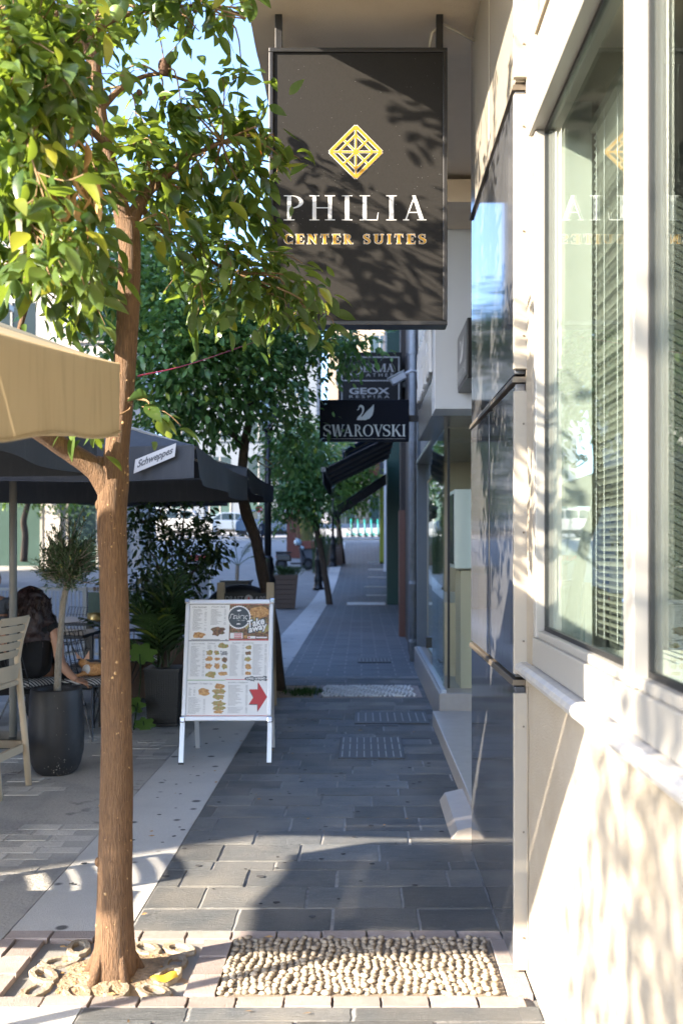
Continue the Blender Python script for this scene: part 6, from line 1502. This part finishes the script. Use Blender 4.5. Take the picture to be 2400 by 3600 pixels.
# ------------------------------------------------------------------ traffic far down the street
def wheel(b1, b2, x, y, z, r_, w, t):
    m = Matrix.Rotation(R(90), 3, 'X')
    a = MB(); a.tube([(x, y-w/2, z), (x, y+w/2, z)], r_, 20); tyre = a.build('wheel', M['tyre'], t, False, bevel=.03)
    c = MB(); c.tube([(x, y-w/2-.006, z), (x, y-w/2+.05, z)], r_*.62, 16); rim = c.build('rim', M['silver'], tyre)
    for k in range(5):
        an = 2*math.pi*k/5+.3; MB().bar((x+.12*r_*math.cos(an), y-w/2-.012, z+.12*r_*math.sin(an)), (x+.6*r_*math.cos(an), y-w/2-.012, z+.6*r_*math.sin(an)), .05, .02, Vector((0,1,0))).build('spoke', M['black_metal'], tyre)
def car(label, x, y, z, paint, L, H, W, suv, face=1):
    t = thing('parked_car', label, 'car', (x, y, z), 'cars at the far end of the street')
    X = lambda u: x+face*(u-.5)*L
    Z = lambda v: z+v*H
    if suv: body = [(0,.18),(.0,.55),(.03,.62),(.26,.66),(.74,.66),(.985,.62),(1,.5),(1,.18)]; gh = [(.20,.64),(.31,.95),(.40,1.0),(.80,1.0),(.90,.94),(.975,.64)]; gl = [(.245,.66),(.33,.92),(.42,.955),(.78,.955),(.86,.90),(.93,.66)]
    else: body = [(0,.2),(.0,.48),(.04,.56),(.28,.64),(.76,.66),(.97,.60),(1,.5),(1,.2)]; gh = [(.24,.63),(.40,.95),(.48,1.0),(.66,1.0),(.74,.95),(.92,.65)]; gl = [(.30,.66),(.42,.92),(.49,.955),(.65,.955),(.72,.91),(.85,.67)]
    MB().prism([(X(u), y-W/2, Z(v)) for u, v in body], (0, W, 0)).build('body', paint, t, bevel=.06)
    MB().prism([(X(u), y-W/2+.10, Z(v)) for u, v in gh], (0, W-.2, 0)).build('cabin', paint, t, bevel=.05)
    for s_ in (-1, 1): MB().prism([(X(u), y+s_*(W/2-.095), Z(v)) for u, v in gl], (0, s_*.004, 0)).build('side_window', M['car_glass'], t)
    for u in (.50, .70): MB().box(X(u)-.035, X(u)+.035, y-W/2+.088, y-W/2+.094, Z(.66), Z(.955)).build('window_pillar', paint, t)
    wr = .34 if suv else .31
    for u in (.19, .80):
        for s_ in (-1, 1): wheel(None, None, X(u), y+s_*(W/2-.10), z+wr, wr, .22, t)
    MB().box(X(.02)-.05, X(.02)+.05, y-W/2+.08, y-W/2+.40, Z(.46), Z(.55)).build('headlight', M['lamp_glass'], t); MB().box(X(.98)-.04, X(.98)+.04, y-W/2+.06, y-W/2+.35, Z(.45), Z(.56)).build('taillight', M['red_sign'], t)
    MB().box(X(.30)-.08, X(.30)+.08, y-W/2-.12, y-W/2, Z(.64), Z(.72)).build('mirror', paint, t)
    MB().prism([(X(.02), y-W/2-.004, Z(.12)), (X(.98), y-W/2-.004, Z(.12)), (X(.98), y-W/2-.004, Z(.26)), (X(.02), y-W/2-.004, Z(.26))], (0, .01, 0)).build('sill_trim', M['tyre'], t)
    return t
CZ = gz(60)
car('dark blue parked SUV beyond the first lamp post', -5.3, 61, gz(61), M['car_blue'], 4.6, 1.70, 1.85, True, -1)
car('pale silver hatchback parked beyond the palm', -8.3, 66, gz(66), M['car_silver'], 4.4, 1.48, 1.78, False, -1)
car('white van-like car partly hidden behind the shrub', -11.2, 62, gz(62), M['car_white'], 4.2, 1.75, 1.8, True, -1)
# motor scooter
mt = thing('motor_scooter', 'dark motor scooter parked by the plank planter with a pale helmet on it', 'scooter', (-2.95, 43.6, gz(43.6)))
z0 = gz(43.6); x0 = -2.95; y0 = 43.6
for dx in (-.55, .62):
    w_ = MB(); w_.tube([(x0+dx, y0-.06, z0+.27), (x0+dx, y0+.06, z0+.27)], .27, 18); wo_ = w_.build('wheel', M['tyre'], mt, bevel=.03); MB().tube([(x0+dx, y0-.065, z0+.27), (x0+dx, y0+.065, z0+.27)], .13, 14).build('rim', M['grey_cloth'], wo_)
MB().hexa([Vector(v) for v in ((x0-.75,y0-.14,z0+.42),(x0-.1,y0-.14,z0+.38),(x0-.1,y0+.14,z0+.38),(x0-.75,y0+.14,z0+.42),(x0-.80,y0-.12,z0+.72),(x0-.15,y0-.12,z0+.70),(x0-.15,y0+.12,z0+.70),(x0-.80,y0+.12,z0+.72))]).build('tail_body', M['black_metal'], mt, bevel=.05)
MB().box(x0-.80, x0-.12, y0-.15, y0+.15, z0+.72, z0+.82).build('seat', M['tyre'], mt, bevel=.04); MB().box(x0-.15, x0+.35, y0-.15, y0+.15, z0+.26, z0+.34).build('floorboard', M['black_metal'], mt, bevel=.03)
MB().hexa([Vector(v) for v in ((x0+.36,y0-.18,z0+.30),(x0+.46,y0-.18,z0+.32),(x0+.46,y0+.18,z0+.32),(x0+.36,y0+.18,z0+.30),(x0+.22,y0-.16,z0+.98),(x0+.32,y0-.16,z0+1.0),(x0+.32,y0+.16,z0+1.0),(x0+.22,y0+.16,z0+.98))]).build('leg_shield', M['grey_cloth'], mt, bevel=.03)
MB().tube([(x0+.62,y0,z0+.27),(x0+.25,y0,z0+1.05)], .035, 8).build('fork', M['black_metal'], mt); MB().tube([(x0+.15,y0-.34,z0+1.10),(x0+.24,y0,z0+1.06),(x0+.15,y0+.34,z0+1.10)], .02, 8).build('handlebar', M['black_metal'], mt)
MB().ell((x0+.35,y0,z0+.98), (.10,.09,.09), 12, 8).build('headlight', M['lamp_glass'], mt, True)
for s_ in (-1,1): MB().tube([(x0+.18,y0+s_*.25,z0+1.1),(x0+.12,y0+s_*.33,z0+1.32)], .010, 5).build('mirror_stalk', M['black_metal'], mt); MB().ell((x0+.11,y0+s_*.35,z0+1.36), (.03,.07,.05), 8, 6).build('mirror', M['silver'], mt, True)
MB().ell((x0-.78,y0,z0+.60), (.03,.08,.05), 8, 6).build('taillight', M['red_sign'], mt, True)
tag(MB().lathe([(.0,0),(.14,0),(.17,.08),(.16,.18),(.10,.26),(.0,.28)], (x0+.17,y0,z0+1.10), 16, close=False).build('helmet', M['lamp_glass'], None, True), 'pale blue helmet resting on the motor scooter handlebar', 'helmet')
# turquoise kick scooters
ks = thing('kick_scooter', 'turquoise rental kick scooter parked in a row on the sunny plaza', 'kick scooter', (0,0,0), 'turquoise rental scooters')
for yy_ in (-.45, .45): MB().tube([(-.03,yy_,.11),(.03,yy_,.11)], .11, 14).build('wheel', M['tyre'], ks, local=True)
MB().box(-.09,.09,-.38,.30,.10,.16).build('deck', M['teal'], ks, local=True, bevel=.02); MB().tube([(0,-.45,.12),(0,-.36,.55),(0,-.28,1.12)], [.055,.05,.04], 8).build('stem', M['teal'], ks, True, local=True)
MB().tube([(-.26,-.27,1.14),(0,-.28,1.12),(.26,-.27,1.14)], .022, 6).build('handlebar', M['tyre'], ks, local=True); MB().box(-.06,.06,.36,.56,.2,.26).build('mudguard', M['teal'], ks, local=True)
ks.location = (-.75, 63, gz(63)); ks.rotation_euler = (0,0,R(20))
for i in range(1, 6): dup(ks, (-.75+.42*i, 63+.15*i, gz(63)), R(20))
# far plaza objects
pz = struct(MB().box(-14, 6, 59.5, 74, gz(60)-.3, gz(60)+.01).build('plaza', M['concrete']))
ns = thing('no_entry_sign', 'round red no-entry sign on a slim pole', 'traffic sign', (-5.65, 55, gz(55)))
zz = at(911,1790,55).z; xx = at(911,1790,55).x; ns.location.x = xx
MB().tube([(xx,55,gz(55)-.05),(xx,55,zz+.3)], .03, 8).build('pole', M['silver'], ns); MB().tube([(xx,54.95,zz),(xx,54.97,zz)], .19, 24).build('disc', M['red_sign'], ns); MB().box(xx-.13, xx+.13, 54.94, 54.949, zz-.035, zz+.035).build('bar', M['white_paint'], ns)
pe = thing('person', 'person in navy shirt walking by the no-entry sign', 'person', (-5.3, 54, gz(54)))
def rel3(x, y, z): return (x, y, z)
pv = [((0,0,.95),(.15,.11)),((0,0,1.15),(.14,.11)),((0,0,1.38),(.17,.11)),((0,0,1.47),(.07,.07)),((0,0,1.55),(.055,.055)),((.2,0,1.40),(.06,.06)),((.24,0,1.12),(.05,.05)),((.25,-.05,.86),(.04,.04)),((-.2,0,1.40),(.06,.06)),((-.24,0,1.12),(.05,.05)),((-.25,-.05,.86),(.04,.04)),((.09,.0,.85),(.09,.09)),((.10,-.1,.48),(.065,.065)),((.10,-.05,.09),(.05,.05)),((.10,-.2,.05),(.045,.04)),((-.09,.0,.85),(.09,.09)),((-.10,.06,.48),(.065,.065)),((-.10,.2,.09),(.05,.05)),((-.10,.08,.05),(.045,.04))]
skin_fig('body', pv, [(0,1),(1,2),(2,3),(3,4),(2,5),(5,6),(6,7),(2,8),(8,9),(9,10),(0,11),(11,12),(12,13),(13,14),(0,15),(15,16),(16,17),(17,18)], M['navy_cloth'], pe, 1)
b_ = head(pe, (-5.3, 54, gz(54)+1.66), R(0), skin=M['skin2'])
# rust coloured panel and bus-stop like board
rp = thing('rust_panel', 'tall rust red panel standing behind the straw grass', 'panel', (-3.2, 50, gz(50)))
MB().box(-3.75,-2.6,50,50.2,gz(50)-.1,gz(50)+2.9).build('panel', M['rust_wall'], rp); MB().box(-3.8,-2.55,49.98,50.22,gz(50)+2.9,gz(50)+3.0).build('cap', M['rust_wall'], rp)
bb = thing('notice_board', 'white sandwich board with dark red heading on the far pavement', 'board', (-4.3, 26.5, 0))
MB().box(-4.62,-4.0,26.5,26.54,.15,1.35).build('panel', M['ink_grey'], bb); MB().box(-4.62,-4.0,26.49,26.499,1.2,1.35).build('heading', M['red'], bb)
for x in (-4.6,-4.02): MB().box(x-.02,x+.02,26.46,26.58,0,1.36).build('leg', M['silver'], bb)
MB().box(-4.75,-3.9,26.4,26.65,0,.05).build('foot', M['black_metal'], bb)

# ------------------------------------------------------------------ buildings
def facade(label, x0, x1, y, z0, h, depth, wall, glassm, cols, floors, gh=4.2, shop=M['green_glass'], name='apartment_building', bal=False, pil=.5):
    t = thing(name, label, 'building', ((x0+x1)/2, y, z0))
    MB().box(x0, x1, y, y+depth, z0-1, z0+h).build('wall', wall, t)
    w = (x1-x0)/cols
    for c in range(cols):
        a = x0+c*w
        f = MB().box(a+pil, a+w-pil, y-.02, y-.002, z0+.35, z0+gh-.7).build('shop_window', shop, t)
        for k in (0, .5, 1): px_ = a+pil+(w-2*pil)*k; MB().box(px_-.05, px_+.05, y-.06, y-.021, z0+.35, z0+gh-.7).build('frame_bar', M['alu'], f)
        MB().box(a-.3 if c else a, a+.3, y-.18, y-.002, z0-.3, z0+gh-.3).build('pilaster', wall, t)
        for fl in range(floors):
            zz_ = z0+gh+.6+fl*3.1
            if zz_+2.0 > z0+h: break
            f = MB().box(a+w*.22, a+w*.78, y-.015, y-.002, zz_, zz_+1.75).build('window', glassm, t)
            MB().box(a+w*.5-.04, a+w*.5+.04, y-.05, y-.0151, zz_, zz_+1.75).build('frame', M['alu'], f); MB().box(a+w*.20, a+w*.80, y-.16, y-.002, zz_-.12, zz_-.01).build('sill', wall, f)
    MB().box(x0-.15, x1+.15, y-.35, y-.002, z0+gh-.3, z0+gh).build('cornice', wall, t); MB().box(x0-.15, x1+.15, y-.3, y+depth, z0+h, z0+h+.5).build('parapet', wall, t)
    return t
facade('white panelled building closing the side square on the left', -30, -10.2, 46, gz(46)-.6, 15, 3.5, M['bld_white'], M['dark_glass'], 5, 3, pil=.6)
facade('blue grey stone building with green shop windows beyond the cars', -16, -3.6, 80, gz(80)-.8, 17, 10, M['bld_grey'], M['dark_glass'], 4, 4, pil=.7)
facade('sandy beige building in the sun at the end of the street', -3.2, 10, 96, gz(96)-.8, 27, 12, M['bld_beige'], M['dark_glass'], 4, 6, pil=.7)
# building across the street, to the left of the camera: its corner throws the long shade
ac = thing('apartment_building', 'long plastered building across the street casting shade on the shops', 'building', (-20, 18, 0))
ACY0, ACY1 = -1.9, 38
MB().box(-26, -14, ACY0, ACY1, 0, 20).build('wall', M['plaster'], ac)
for fl in range(6):
    for c in range(11):
        Y = ACY0+1.0+c*3.6; z_ = .5 if fl == 0 else 1.2+fl*3.2
        if z_+2.4 > 20: continue
        f = MB().box(-14.0+.002, -13.985, Y, Y+(2.6 if fl == 0 else 1.5), z_, z_+(2.6 if fl == 0 else 1.9)).build('window', M['dark_glass'], ac)
        if fl: MB().box(-13.99, -13.8, Y-.1, Y+1.6, z_-.14, z_-.02).build('sill', M['bld_cream'], f)
    if fl > 1: MB().box(-13.99, -12.9, ACY0+.8, ACY1-1, .9+fl*3.2-.2, .9+fl*3.2).build('balcony', M['bld_cream'], ac)
